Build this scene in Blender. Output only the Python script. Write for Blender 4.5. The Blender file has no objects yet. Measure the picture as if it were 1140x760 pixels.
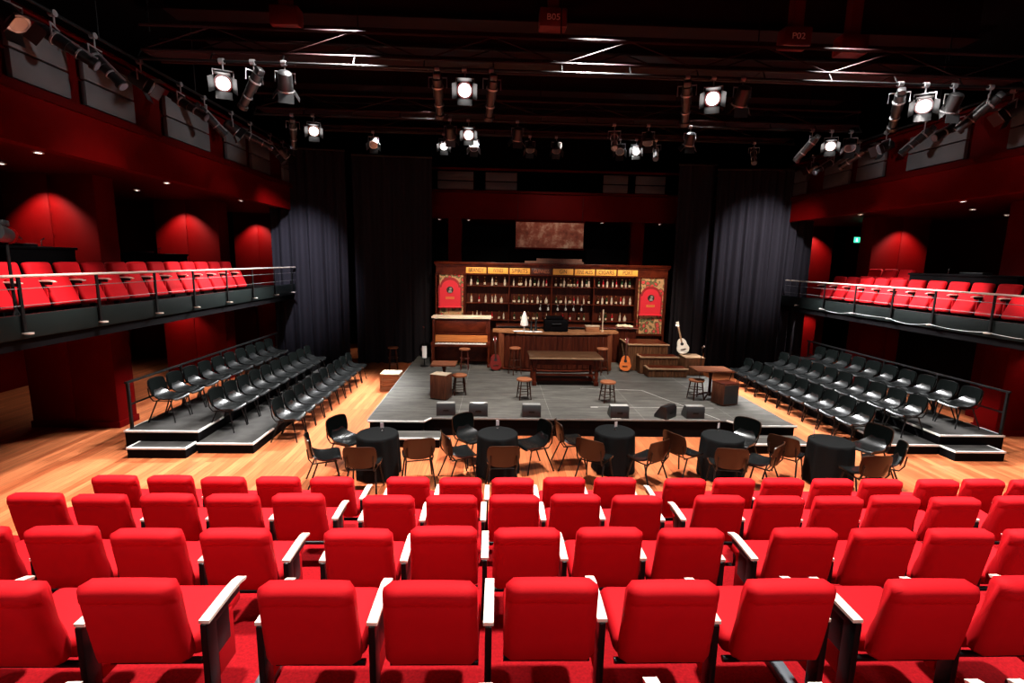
import bpy, bmesh, math, random
from mathutils import Vector, Matrix
random.seed(7)
PI = math.pi
S = bpy.context.scene
COL = S.collection
ORD = ['first','second','third','fourth','fifth','sixth','seventh','eighth','ninth','tenth','eleventh','twelfth','thirteenth','fourteenth','fifteenth','sixteenth']

# ------------------------------------------------------------------ materials
MATS = {}
def mat(name, col, rough=0.5, metal=0.0, emit=0.0, ecol=None, noise=0.0, nscale=20.0, bump=0.0, bscale=60.0, spec=0.5, sheen=0.0, coat=0.0, trans=0.0):
    m = bpy.data.materials.new(name); m.use_nodes = True
    nt = m.node_tree; b = nt.nodes['Principled BSDF']
    b.inputs['Base Color'].default_value = (*col, 1)
    b.inputs['Roughness'].default_value = rough
    b.inputs['Metallic'].default_value = metal
    b.inputs['Specular IOR Level'].default_value = spec
    if sheen:
        b.inputs['Sheen Weight'].default_value = sheen
        b.inputs['Sheen Roughness'].default_value = 0.4
    if coat:
        b.inputs['Coat Weight'].default_value = coat
        b.inputs['Coat Roughness'].default_value = 0.08
    if trans: b.inputs['Transmission Weight'].default_value = trans
    if emit:
        b.inputs['Emission Color'].default_value = (*(ecol or col), 1)
        b.inputs['Emission Strength'].default_value = emit
    if noise or bump:
        tc = nt.nodes.new('ShaderNodeTexCoord')
    if noise:
        n = nt.nodes.new('ShaderNodeTexNoise'); n.inputs['Scale'].default_value = nscale; n.inputs['Detail'].default_value = 4
        nt.links.new(tc.outputs['Object'], n.inputs['Vector'])
        r = nt.nodes.new('ShaderNodeValToRGB')
        r.color_ramp.elements[0].position = 0.3; r.color_ramp.elements[1].position = 0.7
        r.color_ramp.elements[0].color = (*[c*(1-noise) for c in col], 1)
        r.color_ramp.elements[1].color = (*[min(1, c*(1+noise)) for c in col], 1)
        nt.links.new(n.outputs['Fac'], r.inputs['Fac']); nt.links.new(r.outputs['Color'], b.inputs['Base Color'])
    if bump:
        n2 = nt.nodes.new('ShaderNodeTexNoise'); n2.inputs['Scale'].default_value = bscale
        nt.links.new(tc.outputs['Object'], n2.inputs['Vector'])
        bp = nt.nodes.new('ShaderNodeBump'); bp.inputs['Strength'].default_value = bump; bp.inputs['Distance'].default_value = 0.01
        nt.links.new(n2.outputs['Fac'], bp.inputs['Height']); nt.links.new(bp.outputs['Normal'], b.inputs['Normal'])
    MATS[name] = m
    return m

def wood(name, c1, c2, rough=0.45, scale=(1.2, 18, 18), coat=0.0):
    m = mat(name, c1, rough, coat=coat, spec=0.14); nt = m.node_tree; b = nt.nodes['Principled BSDF']
    tc = nt.nodes.new('ShaderNodeTexCoord'); mp = nt.nodes.new('ShaderNodeMapping')
    mp.inputs['Scale'].default_value = scale
    n = nt.nodes.new('ShaderNodeTexNoise'); n.inputs['Scale'].default_value = 1.6; n.inputs['Detail'].default_value = 5; n.inputs['Distortion'].default_value = 0.6
    r = nt.nodes.new('ShaderNodeValToRGB')
    r.color_ramp.elements[0].position = 0.35; r.color_ramp.elements[1].position = 0.68
    r.color_ramp.elements[0].color = (*c1, 1); r.color_ramp.elements[1].color = (*c2, 1)
    nt.links.new(tc.outputs['Object'], mp.inputs['Vector']); nt.links.new(mp.outputs['Vector'], n.inputs['Vector'])
    nt.links.new(n.outputs['Fac'], r.inputs['Fac']); nt.links.new(r.outputs['Color'], b.inputs['Base Color'])
    return m

def planks(name, c1, c2, mortar, along_y=True, bw=2.4, rh=0.11, ms=0.0025, rough=0.32, grain=0.22):
    m = mat(name, c1, rough); nt = m.node_tree; b = nt.nodes['Principled BSDF']; L = nt.links.new
    tc = nt.nodes.new('ShaderNodeTexCoord'); sp = nt.nodes.new('ShaderNodeSeparateXYZ'); cb = nt.nodes.new('ShaderNodeCombineXYZ')
    L(tc.outputs['Object'], sp.inputs[0])
    L(sp.outputs['Y' if along_y else 'X'], cb.inputs['X']); L(sp.outputs['X' if along_y else 'Y'], cb.inputs['Y'])
    br = nt.nodes.new('ShaderNodeTexBrick'); br.offset = 0.37
    br.inputs['Scale'].default_value = 1; br.inputs['Brick Width'].default_value = bw; br.inputs['Row Height'].default_value = rh
    br.inputs['Mortar Size'].default_value = ms; br.inputs['Color1'].default_value = (*c1, 1); br.inputs['Color2'].default_value = (*c2, 1)
    br.inputs['Mortar'].default_value = (*mortar, 1); br.inputs['Bias'].default_value = 0
    L(cb.outputs[0], br.inputs['Vector'])
    mp = nt.nodes.new('ShaderNodeMapping'); mp.inputs['Scale'].default_value = (1.0, 22, 1)
    L(cb.outputs[0], mp.inputs['Vector'])
    n = nt.nodes.new('ShaderNodeTexNoise'); n.inputs['Scale'].default_value = 1.5; n.inputs['Detail'].default_value = 5
    L(mp.outputs[0], n.inputs['Vector'])
    mx = nt.nodes.new('ShaderNodeMix'); mx.data_type = 'RGBA'; mx.blend_type = 'MULTIPLY'; mx.inputs['Factor'].default_value = 1.0
    r = nt.nodes.new('ShaderNodeValToRGB'); r.color_ramp.elements[0].color = (1-grain*1.6,)*3+(1,); r.color_ramp.elements[1].color = (1,1,1,1)
    r.color_ramp.elements[0].position = 0.3; r.color_ramp.elements[1].position = 0.65
    L(n.outputs['Fac'], r.inputs['Fac']); L(br.outputs['Color'], mx.inputs['A']); L(r.outputs['Color'], mx.inputs['B'])
    L(mx.outputs['Result'], b.inputs['Base Color'])
    return m

RED = mat('red_fabric', (0.50, 0.0038, 0.0088), 0.75, spec=0.14, bump=0.12, bscale=260)
REDARM = mat('pale_timber', (0.80, 0.72, 0.60), 0.35, noise=0.06, nscale=9)
BLKMET = mat('black_steel', (0.004, 0.004, 0.0042), 0.38, spec=0.25)
CARPET = mat('red_carpet', (0.26, 0.003, 0.006), 0.9, noise=0.25, nscale=60, bump=0.3, bscale=400, spec=0.1)
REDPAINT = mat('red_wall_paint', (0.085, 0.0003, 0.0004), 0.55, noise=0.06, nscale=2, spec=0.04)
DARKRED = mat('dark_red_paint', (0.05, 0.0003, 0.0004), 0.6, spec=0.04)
BLACK = mat('black_paint', (0.003, 0.0025, 0.003), 0.7, spec=0.04)
BLACKCEIL = mat('black_ceiling_paint', (0.006, 0.0012, 0.0014), 0.8, spec=0.1)
FASCIA = mat('dark_grey_steel_panel', (0.0052, 0.0072, 0.0068), 0.5, noise=0.1, nscale=3, spec=0.08)
GREYPANEL = mat('grey_acoustic_panel', (0.055, 0.055, 0.058), 0.7, noise=0.1, nscale=3)
FLOORW = planks('oiled_floorboards', (0.74, 0.225, 0.085), (0.48, 0.112, 0.038), (0.13, 0.03, 0.010), rh=0.13, grain=0.28)
DECKTOP = None
def make_deck():
    m = mat('scuffed_black_deck', (0.05, 0.05, 0.05), 0.55, spec=0.12); nt = m.node_tree; b = nt.nodes['Principled BSDF']; L = nt.links.new
    tc = nt.nodes.new('ShaderNodeTexCoord')
    br = nt.nodes.new('ShaderNodeTexBrick'); br.offset = 0.0
    for k, v in (('Scale', 1), ('Brick Width', 2.0), ('Row Height', 1.0), ('Mortar Size', 0.006)): br.inputs[k].default_value = v
    br.inputs['Color1'].default_value = (0.066, 0.062, 0.057, 1); br.inputs['Color2'].default_value = (0.092, 0.087, 0.080, 1); br.inputs['Mortar'].default_value = (0.17, 0.165, 0.155, 1)
    mp0 = nt.nodes.new('ShaderNodeMapping'); mp0.inputs['Location'].default_value = (0.6, -0.15, 0)
    L(tc.outputs['Object'], mp0.inputs[0]); L(mp0.outputs[0], br.inputs['Vector'])
    n = nt.nodes.new('ShaderNodeTexNoise'); n.inputs['Scale'].default_value = 3.0; n.inputs['Detail'].default_value = 8; n.inputs['Roughness'].default_value = 0.7
    mp = nt.nodes.new('ShaderNodeMapping'); mp.inputs['Scale'].default_value = (0.5, 2.0, 1)
    L(tc.outputs['Object'], mp.inputs[0]); L(mp.outputs[0], n.inputs['Vector'])
    r = nt.nodes.new('ShaderNodeValToRGB'); r.color_ramp.elements[0].position = 0.3; r.color_ramp.elements[1].position = 0.72
    r.color_ramp.elements[0].color = (0.50, 0.50, 0.50, 1); r.color_ramp.elements[1].color = (1.55, 1.55, 1.52, 1)
    L(n.outputs['Fac'], r.inputs['Fac'])
    mx = nt.nodes.new('ShaderNodeMix'); mx.data_type = 'RGBA'; mx.blend_type = 'MULTIPLY'; mx.inputs['Factor'].default_value = 1
    L(br.outputs['Color'], mx.inputs['A']); L(r.outputs['Color'], mx.inputs['B']); L(mx.outputs['Result'], b.inputs['Base Color'])
    return m
DECKTOP = make_deck()
WHITETRIM = mat('white_edge_strip', (0.72, 0.71, 0.68), 0.5)
CLOTH = mat('black_tablecloth', (0.0085, 0.0090, 0.0092), 0.85, spec=0.03, bump=0.1, bscale=200)
CURT = mat('black_velour', (0.013, 0.012, 0.0155), 0.9, spec=0.03)
CHAIRBLK = mat('black_vinyl', (0.0020, 0.0024, 0.0024), 0.27, spec=1.0)
CHAIRPAD = mat('black_pad_fabric', (0.0014, 0.0021, 0.0019), 0.8, spec=0.02)
CHAIRBRN = mat('brown_plastic_shell', (0.026, 0.0095, 0.0042), 0.3, spec=0.3)
CHROME = mat('worn_chrome', (0.62, 0.61, 0.6), 0.22, metal=1.0)
STEEL = mat('brushed_rail_steel', (0.55, 0.46, 0.40), 0.45, metal=0.3)
WIRE = mat('dull_wire', (0.11, 0.10, 0.10), 0.5, metal=0.3)
MAHOG = wood('mahogany', (0.036, 0.0050, 0.0022), (0.095, 0.0155, 0.0055), 0.32, (2, 14, 3))
MAHOGV = wood('dark_pub_panelling', (0.026, 0.0040, 0.0018), (0.066, 0.0115, 0.0042), 0.45, (14, 14, 1.2))
BARTOP = wood('worn_bar_top', (0.21, 0.085, 0.036), (0.34, 0.15, 0.07), 0.35, (2, 12, 4))
STEPW = wood('brown_step_timber', (0.055, 0.021, 0.009), (0.12, 0.050, 0.022), 0.5, (14, 14, 1.5))
STEPE = wood('pale_step_nosing', (0.26, 0.155, 0.085), (0.36, 0.22, 0.13), 0.5)
CRATEW = wood('crate_timber', (0.20, 0.075, 0.032), (0.34, 0.15, 0.07), 0.5)
CREAM = mat('cream_edge', (0.48, 0.38, 0.27), 0.5)
STOOLW = wood('stool_timber', (0.19, 0.060, 0.026), (0.32, 0.11, 0.05), 0.35)
DARKW = wood('dark_turned_wood', (0.028, 0.010, 0.006), (0.055, 0.018, 0.010), 0.4)
SPRUCE = wood('amber_guitar_top', (0.46, 0.10, 0.022), (0.62, 0.17, 0.04), 0.25, coat=0.4)
CHERRY = mat('cherry_guitar_body', (0.12, 0.010, 0.007), 0.25, coat=0.5)
IVORYG = mat('cream_guitar_body', (0.75, 0.70, 0.60), 0.3, coat=0.4)
IVORY = mat('ivory_keys', (0.78, 0.76, 0.70), 0.3)
ORANGEW = wood('orange_fallboard', (0.40, 0.12, 0.03), (0.55, 0.20, 0.06), 0.3, coat=0.3)
PAPER = mat('white_paper', (0.85, 0.85, 0.83), 0.7)
NAPKIN = mat('white_napkin', (0.82, 0.80, 0.77), 0.85)
GREYTOP = mat('grey_trim_lit_top', (0.24, 0.24, 0.23), 0.6, noise=0.1, nscale=30)  # on monitor tops this grey stands in for light from above
GRILLE = mat('black_speaker_grille', (0.012, 0.012, 0.012), 0.6, bump=0.4, bscale=300)
REDARCH = mat('red_arch_panel', (0.60, 0.015, 0.035), 0.5)
BRASS = mat('brass', (0.55, 0.36, 0.12), 0.3, metal=1.0)
GREEN_G = mat('green_bottle_glass', (0.012, 0.035, 0.014), 0.08, spec=0.7)
BROWN_G = mat('brown_bottle_glass', (0.045, 0.016, 0.006), 0.08, spec=0.7)
PALE_G = mat('pale_spirit_glass', (0.40, 0.34, 0.28), 0.1, spec=0.7)
RED_G = mat('red_liqueur_glass', (0.35, 0.01, 0.02), 0.1, spec=0.7)
LABELP = mat('paper_label', (0.55, 0.48, 0.38), 0.7)
LENS = mat('lit_lantern_lens', (1, 1, 1), 0.2, emit=6, ecol=(1, 0.97, 0.94))
LENSDIM = mat('dark_lantern_lens', (0.10, 0.10, 0.12), 0.05, spec=0.9)
AMBER = mat('amber_gel', (0.55, 0.12, 0.02), 0.4, emit=0.05)
LAMPMET = mat('lantern_alloy', (0.30, 0.30, 0.31), 0.3, metal=0.6)
LAMPBLK = mat('lantern_black', (0.006, 0.006, 0.0065), 0.4)
DOWNL = mat('downlight_glow', (1, 1, 1), 0.3, emit=9, ecol=(1, 0.93, 0.86))
EXITG = mat('exit_sign_green', (0.02, 0.5, 0.25), 0.4, emit=2.2, ecol=(0.05, 0.75, 0.38))
EXITW = mat('exit_sign_white', (0.9, 1, 0.95), 0.4, emit=2.0, ecol=(0.75, 1, 0.88))
SIGNY = mat('yellow_sign_board', (0.80, 0.40, 0.07), 0.5)
SIGNT = mat('black_sign_paint', (0.02, 0.012, 0.008), 0.5)
SIGNDK = mat('dark_sign_board', (0.05, 0.012, 0.008), 0.4)
SIGNGOLD = mat('dull_red_gold_letters', (0.42, 0.13, 0.05), 0.4)
REDSIGN = mat('deep_red_box', (0.12, 0.004, 0.004), 0.5)
SIGNPALE = mat('pale_pink_letters', (0.75, 0.45, 0.42), 0.5)
TRUSS = mat('dark_truss_paint', (0.013, 0.0026, 0.0026), 0.5, spec=0.2)
RISERTOP = mat('shaded_riser_top', (0.040, 0.038, 0.036), 0.6, noise=0.3, nscale=4, spec=0.08)  # deck grey darkened to carry the shade under the chairs
CLEAR = mat('clear_glass_holder', (0.8, 0.82, 0.84), 0.08, spec=0.8, trans=0.6)
GOLDT = mat('gold_plate', (0.55, 0.22, 0.04), 0.4)
CONCR = mat('dark_riser_skirt', (0.003, 0.0026, 0.003), 0.7, spec=0.04)
GREYSTRIP = mat('grey_rubber_strip', (0.085, 0.10, 0.115), 0.5)

def wallpaper():
    m = mat('floral_wallpaper', (0.4, 0.2, 0.12), 0.7); nt = m.node_tree; b = nt.nodes['Principled BSDF']; L = nt.links.new
    tc = nt.nodes.new('ShaderNodeTexCoord'); v = nt.nodes.new('ShaderNodeTexVoronoi'); v.inputs['Scale'].default_value = 6.5
    n = nt.nodes.new('ShaderNodeTexNoise'); n.inputs['Scale'].default_value = 14; n.inputs['Detail'].default_value = 3
    L(tc.outputs['Object'], v.inputs['Vector']); L(tc.outputs['Object'], n.inputs['Vector'])
    r = nt.nodes.new('ShaderNodeValToRGB'); cr = r.color_ramp
    cr.elements[0].position = 0.0; cr.elements[0].color = (0.50, 0.02, 0.03, 1)
    cr.elements[1].position = 1.0; cr.elements[1].color = (0.46, 0.05, 0.05, 1)
    for p, c in ((0.40, (0.62, 0.10, 0.08, 1)), (0.47, (0.42, 0.02, 0.03, 1)), (0.54, (0.07, 0.09, 0.03, 1)), (0.63, (0.13, 0.12, 0.05, 1)), (0.71, (0.46, 0.27, 0.13, 1))):
        e = cr.elements.new(p); e.color = c
    cr.interpolation = 'CONSTANT'
    ma = nt.nodes.new('ShaderNodeMath'); ma.operation = 'MULTIPLY_ADD'; ma.inputs[1].default_value = 0.75; 
    L(v.outputs['Distance'], ma.inputs[0]); 
    ms = nt.nodes.new('ShaderNodeMath'); ms.operation = 'MULTIPLY'; ms.inputs[1].default_value = 0.55; L(n.outputs['Fac'], ms.inputs[0]); L(ms.outputs[0], ma.inputs[2])
    L(ma.outputs[0], r.inputs['Fac']); L(r.outputs['Color'], b.inputs['Base Color'])
    return m
WALLP = wallpaper()
def painting():
    m = mat('mottled_painted_cloth', (0.4, 0.25, 0.16), 0.8); nt = m.node_tree; b = nt.nodes['Principled BSDF']; L = nt.links.new
    tc = nt.nodes.new('ShaderNodeTexCoord'); n = nt.nodes.new('ShaderNodeTexNoise'); n.inputs['Scale'].default_value = 2.6; n.inputs['Detail'].default_value = 7; n.inputs['Roughness'].default_value = 0.65
    L(tc.outputs['Object'], n.inputs['Vector'])
    r = nt.nodes.new('ShaderNodeValToRGB'); cr = r.color_ramp
    cr.elements[0].position = 0.3; cr.elements[0].color = (0.14, 0.03, 0.018, 1); cr.elements[1].position = 0.66; cr.elements[1].color = (0.74, 0.52, 0.36, 1)
    e = cr.elements.new(0.5); e.color = (0.40, 0.12, 0.07, 1)
    L(n.outputs['Fac'], r.inputs['Fac']); L(r.outputs['Color'], b.inputs['Base Color'])
    return m
PAINTING = painting()

# ------------------------------------------------------------------ mesh helpers
class MB:
    def __init__(self): self.bm = bmesh.new()
    def _add(self, tmp, M=None):
        if M is not None: bmesh.ops.transform(tmp, matrix=M, verts=tmp.verts)
        vs = {v: self.bm.verts.new(v.co) for v in tmp.verts}
        for f in tmp.faces:
            try: self.bm.faces.new([vs[v] for v in f.verts])
            except ValueError: pass
        tmp.free(); return self
    def box(self, x0, x1, y0, y1, z0, z1, bev=0.0, seg=2, M=None):
        t = bmesh.new()
        c = [t.verts.new((x, y, z)) for x in (x0, x1) for y in (y0, y1) for z in (z0, z1)]
        for a in ((0,1,3,2),(4,6,7,5),(0,4,5,1),(2,3,7,6),(0,2,6,4),(1,5,7,3)): t.faces.new([c[i] for i in a])
        if bev: bmesh.ops.bevel(t, geom=t.edges[:], offset=bev, segments=seg, affect='EDGES', profile=0.5)
        return self._add(t, M)
    def cyl(self, p0, p1, r0, r1=None, n=12, cap=True, M=None):
        r1 = r0 if r1 is None else r1
        p0, p1 = Vector(p0), Vector(p1); d = p1-p0
        t = bmesh.new()
        q = d.to_track_quat('Z', 'Y').to_matrix()
        A = [t.verts.new(p0 + q @ Vector((r0*math.cos(2*PI*i/n), r0*math.sin(2*PI*i/n), 0))) for i in range(n)]
        B = [t.verts.new(p1 + q @ Vector((r1*math.cos(2*PI*i/n), r1*math.sin(2*PI*i/n), 0))) for i in range(n)]
        for i in range(n): t.faces.new((A[i], A[(i+1)%n], B[(i+1)%n], B[i]))
        if cap: t.faces.new(A[::-1]); t.faces.new(B)
        return self._add(t, M)
    def tube(self, pts, r, n=8, M=None):
        pts = [Vector(p) for p in pts]; t = bmesh.new(); rings = []
        for i, p in enumerate(pts):
            d = (pts[min(i+1, len(pts)-1)] - pts[max(i-1, 0)]).normalized()
            up = Vector((0,0,1)) if abs(d.z) < 0.95 else Vector((0,1,0))
            a = d.cross(up).normalized(); b = a.cross(d)
            rings.append([t.verts.new(p + a*r*math.cos(2*PI*k/n) + b*r*math.sin(2*PI*k/n)) for k in range(n)])
        for A, B in zip(rings, rings[1:]):
            for k in range(n): t.faces.new((A[k], A[(k+1)%n], B[(k+1)%n], B[k]))
        t.faces.new(rings[0][::-1]); t.faces.new(rings[-1])
        return self._add(t, M)
    def lathe(self, prof, n=20, c=(0,0,0), M=None):
        t = bmesh.new(); rings = []
        for r, z in prof:
            if r < 1e-5: rings.append([t.verts.new((c[0], c[1], c[2]+z))])
            else: rings.append([t.verts.new((c[0]+r*math.cos(2*PI*k/n), c[1]+r*math.sin(2*PI*k/n), c[2]+z)) for k in range(n)])
        for A, B in zip(rings, rings[1:]):
            for k in range(n):
                k2 = (k+1) % n
                if len(A) == 1 and len(B) == 1: continue
                if len(A) == 1: t.faces.new((A[0], B[k2], B[k]))
                elif len(B) == 1: t.faces.new((A[k], A[k2], B[0]))
                else: t.faces.new((A[k], A[k2], B[k2], B[k]))
        return self._add(t, M)
    def prism(self, outline, d0, d1, plane='XZ', M=None):
        t = bmesh.new()
        def P(a, b, d): return (a, d, b) if plane == 'XZ' else ((a, b, d) if plane == 'XY' else (d, a, b))
        A = [t.verts.new(P(a, b, d0)) for a, b in outline]; B = [t.verts.new(P(a, b, d1)) for a, b in outline]
        n = len(A)
        for i in range(n): t.faces.new((A[i], A[(i+1)%n], B[(i+1)%n], B[i]))
        t.faces.new(A[::-1]); t.faces.new(B)
        bmesh.ops.recalc_face_normals(t, faces=t.faces[:])
        return self._add(t, M)
    def shell(self, fn, nu, nv, thick, M=None):
        # fn(u,v)->(front point, normal); a sheet of real thickness
        t = bmesh.new(); F = []; Bk = []
        for j in range(nv+1):
            fr, br = [], []
            for i in range(nu+1):
                p, nrm = fn(-1+2*i/nu, -1+2*j/nv); p = Vector(p); nrm = Vector(nrm).normalized()
                fr.append(t.verts.new(p)); br.append(t.verts.new(p - nrm*thick))
            F.append(fr); Bk.append(br)
        for j in range(nv):
            for i in range(nu):
                t.faces.new((F[j][i], F[j][i+1], F[j+1][i+1], F[j+1][i]))
                t.faces.new((Bk[j][i], Bk[j+1][i], Bk[j+1][i+1], Bk[j][i+1]))
        loop = [(0, i) for i in range(nu)] + [(j, nu) for j in range(nv)] + [(nv, i) for i in range(nu, 0, -1)] + [(j, 0) for j in range(nv, 0, -1)]
        for k in range(len(loop)):
            (a, b), (c, d) = loop[k], loop[(k+1) % len(loop)]
            t.faces.new((F[a][b], Bk[a][b], Bk[c][d], F[c][d]))
        bmesh.ops.recalc_face_normals(t, faces=t.faces[:])
        return self._add(t, M)
    def mesh(self, name, m, angle=40, smooth=True):
        bmesh.ops.recalc_face_normals(self.bm, faces=self.bm.faces[:])
        me = bpy.data.meshes.new(name); self.bm.to_mesh(me); self.bm.free()
        if m: me.materials.append(m)
        if smooth:
            for p in me.polygons: p.use_smooth = True
            me.set_sharp_from_angle(angle=math.radians(angle))
        return me

def obj(name, mb, m, parent=None, angle=40, label=None):
    o = bpy.data.objects.new(name, mb.mesh(name, m, angle)); COL.objects.link(o)
    if parent: o.parent = parent
    if label: o['label'] = label
    return o
def thing(name, label, cat, loc=(0,0,0), rz=0.0, group=None):
    o = bpy.data.objects.new(name, None); COL.objects.link(o)
    o.empty_display_size = 0.1
    o.location = loc; o.rotation_euler = (0, 0, rz); o['label'] = label; o['category'] = cat
    if group: o['group'] = group
    return o
def tag(o, label, cat, group=None):
    o['label'] = label; o['category'] = cat
    if group: o['group'] = group
    return o
def struct(name, mb, m, angle=30):
    o = obj(name, mb, m, None, angle); o['kind'] = 'structure'; return o
CH = {}
def dup(root, loc, rz=None, label=None, group=None, rot=None, drop=()):
    r = root.copy(); COL.objects.link(r); r.location = loc
    if rot is not None: r.rotation_euler = rot
    elif rz is not None: r.rotation_euler = (0, 0, rz)
    if label: r['label'] = label
    if group: r['group'] = group
    for ch in list(root.children):
        if ch.name.split('.')[0] in drop: continue
        c = ch.copy(); COL.objects.link(c); c.parent = r
        for g in list(ch.children):
            d = g.copy(); COL.objects.link(d); d.parent = c
    return r
def T(x=0, y=0, z=0, rx=0, ry=0, rz=0):
    return Matrix.Translation((x, y, z)) @ Matrix.Rotation(rz, 4, 'Z') @ Matrix.Rotation(ry, 4, 'Y') @ Matrix.Rotation(rx, 4, 'X')
def text(name, s, size, m, M, parent, ext=0.004, width=None):
    cu = bpy.data.curves.new(name, 'FONT'); cu.body = s; cu.size = size; cu.extrude = ext; cu.align_x = 'CENTER'; cu.align_y = 'CENTER'
    tmp = bpy.data.objects.new('tmp_text', cu); COL.objects.link(tmp)
    bpy.context.view_layer.update()
    me = bpy.data.meshes.new_from_object(tmp.evaluated_get(bpy.context.evaluated_depsgraph_get()))
    bpy.data.objects.remove(tmp); bpy.data.curves.remove(cu)
    if width:
        xs = [v.co.x for v in me.vertices]; k = width/(max(xs)-min(xs))
        for v in me.vertices: v.co.x *= k
    me.transform(M); me.materials.clear(); me.materials.append(m); me.name = name
    o = bpy.data.objects.new(name, me); COL.objects.link(o); o.parent = parent
    return o
TXT = Matrix.Rotation(PI/2, 4, 'X')   # upright, facing -Y

XC = 1.65
def mir(x): return 2*XC - x

# ================================================================== THE SETTING
f = MB(); f.box(-13, 16.3, -3, 22, -0.3, 0); struct('floor', f, FLOORW)
w = MB(); w.box(-13.2, -13.0, -3, 22, 0, 9.2); struct('wall_left', w, REDPAINT)
w = MB(); w.box(16.3, 16.5, -3, 22, 0, 9.2); struct('wall_right', w, REDPAINT)
w = MB(); w.box(-13, 16.3, 21.6, 21.8, 0, 9.2); struct('wall_back', w, BLACK)
w = MB(); w.box(-13, 16.3, -3.2, -3, 0, 9.2); struct('wall_rear', w, DARKRED)
w = MB(); w.box(-13.2, 16.5, -3.2, 21.8, 9.2, 9.4); struct('ceiling', w, BLACKCEIL)

# seating tiers
ROWS = [('D', 5.24, 0.45), ('C', 4.36, 0.68), ('B', 3.29, 0.965), ('A', 2.33, 1.235), ('Z', 1.19, 1.60)]
edges = [6.08, 5.12, 4.12, 3.10, 1.88, -3.0]
for i, (n, y, z) in enumerate(ROWS):
    m = MB(); m.box(-5.2 if i < 2 else -6.0, 8.2, edges[i+1]+0.002, edges[i], 0.0, z); struct('floor_seating_tier', m, CARPET)
tn = 1
for x in (-1.305, 1.775):
    for i, (n, y, z) in enumerate(ROWS[:4]):
        m = MB(); m.box(x-0.045, x+0.045, edges[i+1]+0.01, edges[i]-0.01, z, z+0.05, bev=0.008); struct('trim_%d' % tn, m, GREYSTRIP); tn += 1

# piers (rectangular red columns that carry the balconies)
BAL_L, BAL_R = 2.65, 2.55
def pier(x0, x1, y, name):
    m = MB(); xm = (x0+x1)/2
    m.box(x0, xm-0.008, y, y+0.55, 0, 5.4, bev=0.03); m.box(xm+0.008, x1, y, y+0.55, 0, 5.4, bev=0.03); m.box(xm-0.02, xm+0.02, y+0.02, y+0.5, 0, 5.4)
    m.box(x0-0.02, x1+0.02, y-0.02, y+0.57, 0, 0.14)
    struct(name, m, REDPAINT)
for k, y in enumerate((6.1, 10.5, 14.95, 19.3)):
    pier(-9.8, -8.0, y, 'column_piano_side'); 
for k, y in enumerate((6.1, 10.4, 14.9, 19.2)):
    pier(11.35, 13.1, y, 'column_steps_side')
# inner walls behind the piers
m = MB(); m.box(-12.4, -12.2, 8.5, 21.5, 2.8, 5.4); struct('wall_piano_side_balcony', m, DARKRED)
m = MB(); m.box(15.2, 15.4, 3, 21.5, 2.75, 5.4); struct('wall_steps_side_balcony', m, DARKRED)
m = MB(); m.box(-13, -8.6, 18.1, 18.3, 0, 2.4); struct('wall_piano_side_corner', m, REDPAINT)
m = MB(); m.box(10.4, 11.3, 17.0, 17.25, 0, 2.4); struct('wall_steps_side_corner', m, REDPAINT)
m = MB()
for y0, y1 in ((11.1, 12.0), (10.0, 10.38), (8.2, 9.3)):
    m.box(12.2, 12.35, y0, y1, 0, 2.4)
struct('wall_steps_side_panels', m, REDPAINT)
m = MB(); m.box(12.6, 12.8, 11.9, 17.4, 0, 2.4); struct('wall_steps_side_recess', m, BLACK)

# balconies
def balcony(xe, s, zd, nm):
    # xe: inner edge, s: direction away from the hall
    a, b = sorted((xe, xe+s*6.6 if s < 0 else xe+s*6.4))
    m = MB(); m.box(a, b, 2.0, 18.6, zd-0.18, zd); struct('floor_balcony_'+nm, m, BLACK)
    m = MB(); m.box(min(xe-s*0.04, xe+s*0.06), max(xe-s*0.04, xe+s*0.06), 2.0, 17.6, zd-0.16, zd+0.17, bev=0.01); struct('trim_balcony_fascia_'+nm, m, FASCIA)
    m = MB(); m.box(min(xe+s*0.02, xe+s*0.5), max(xe+s*0.02, xe+s*0.5), 2.0, 17.6, zd-0.32, zd-0.181); struct('trim_balcony_soffit_edge_'+nm, m, BLACK)
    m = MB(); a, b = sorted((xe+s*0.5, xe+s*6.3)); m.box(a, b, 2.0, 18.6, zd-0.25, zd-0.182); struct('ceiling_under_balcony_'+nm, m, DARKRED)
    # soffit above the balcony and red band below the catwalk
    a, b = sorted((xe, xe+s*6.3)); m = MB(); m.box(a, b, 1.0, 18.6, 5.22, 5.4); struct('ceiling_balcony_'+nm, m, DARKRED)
    a, b = sorted((xe-s*0.02, xe+s*0.2)); m = MB(); m.box(a, b, 1.0, 18.6, 5.18, 5.9); struct('wall_red_band_'+nm, m, REDPAINT)
    # catwalk with grey panels
    a, b = sorted((xe-s*0.05, xe+s*1.2)); m = MB(); m.box(a, b, 1.0, 18.6, 5.9, 6.0); m.box(*sorted((xe-s*0.07, xe+s*0.02)), 1.0, 18.6, 5.86, 5.96); m.box(*sorted((xe-s*0.03, xe+s*0.02)), 1.0, 18.6, 6.98, 7.04)
    m.box(*sorted((xe+s*0.1, xe+s*0.14)), 1.0, 18.6, 6.0, 6.98)
    struct('trim_catwalk_'+nm, m, DARKRED)
    y = 5.2; k = 0
    while y < 17.2:
        L = (1.5, 0.95, 1.1)[k % 3]
        m = MB(); m.box(*sorted((xe-s*0.02, xe+s*0.06)), y, y+L, 6.03, 6.40, bev=0.01); m.box(*sorted((xe-s*0.02, xe+s*0.06)), y, y+L, 6.43, 6.80, bev=0.01)
        struct('trim_catwalk_panel_'+nm, m, GREYPANEL)
        y += L + (0.75, 0.3, 0.9)[k % 3]; k += 1
balcony(-6.6, -1, BAL_L, 'piano_side')
balcony(9.9, 1, BAL_R, 'steps_side')

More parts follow.
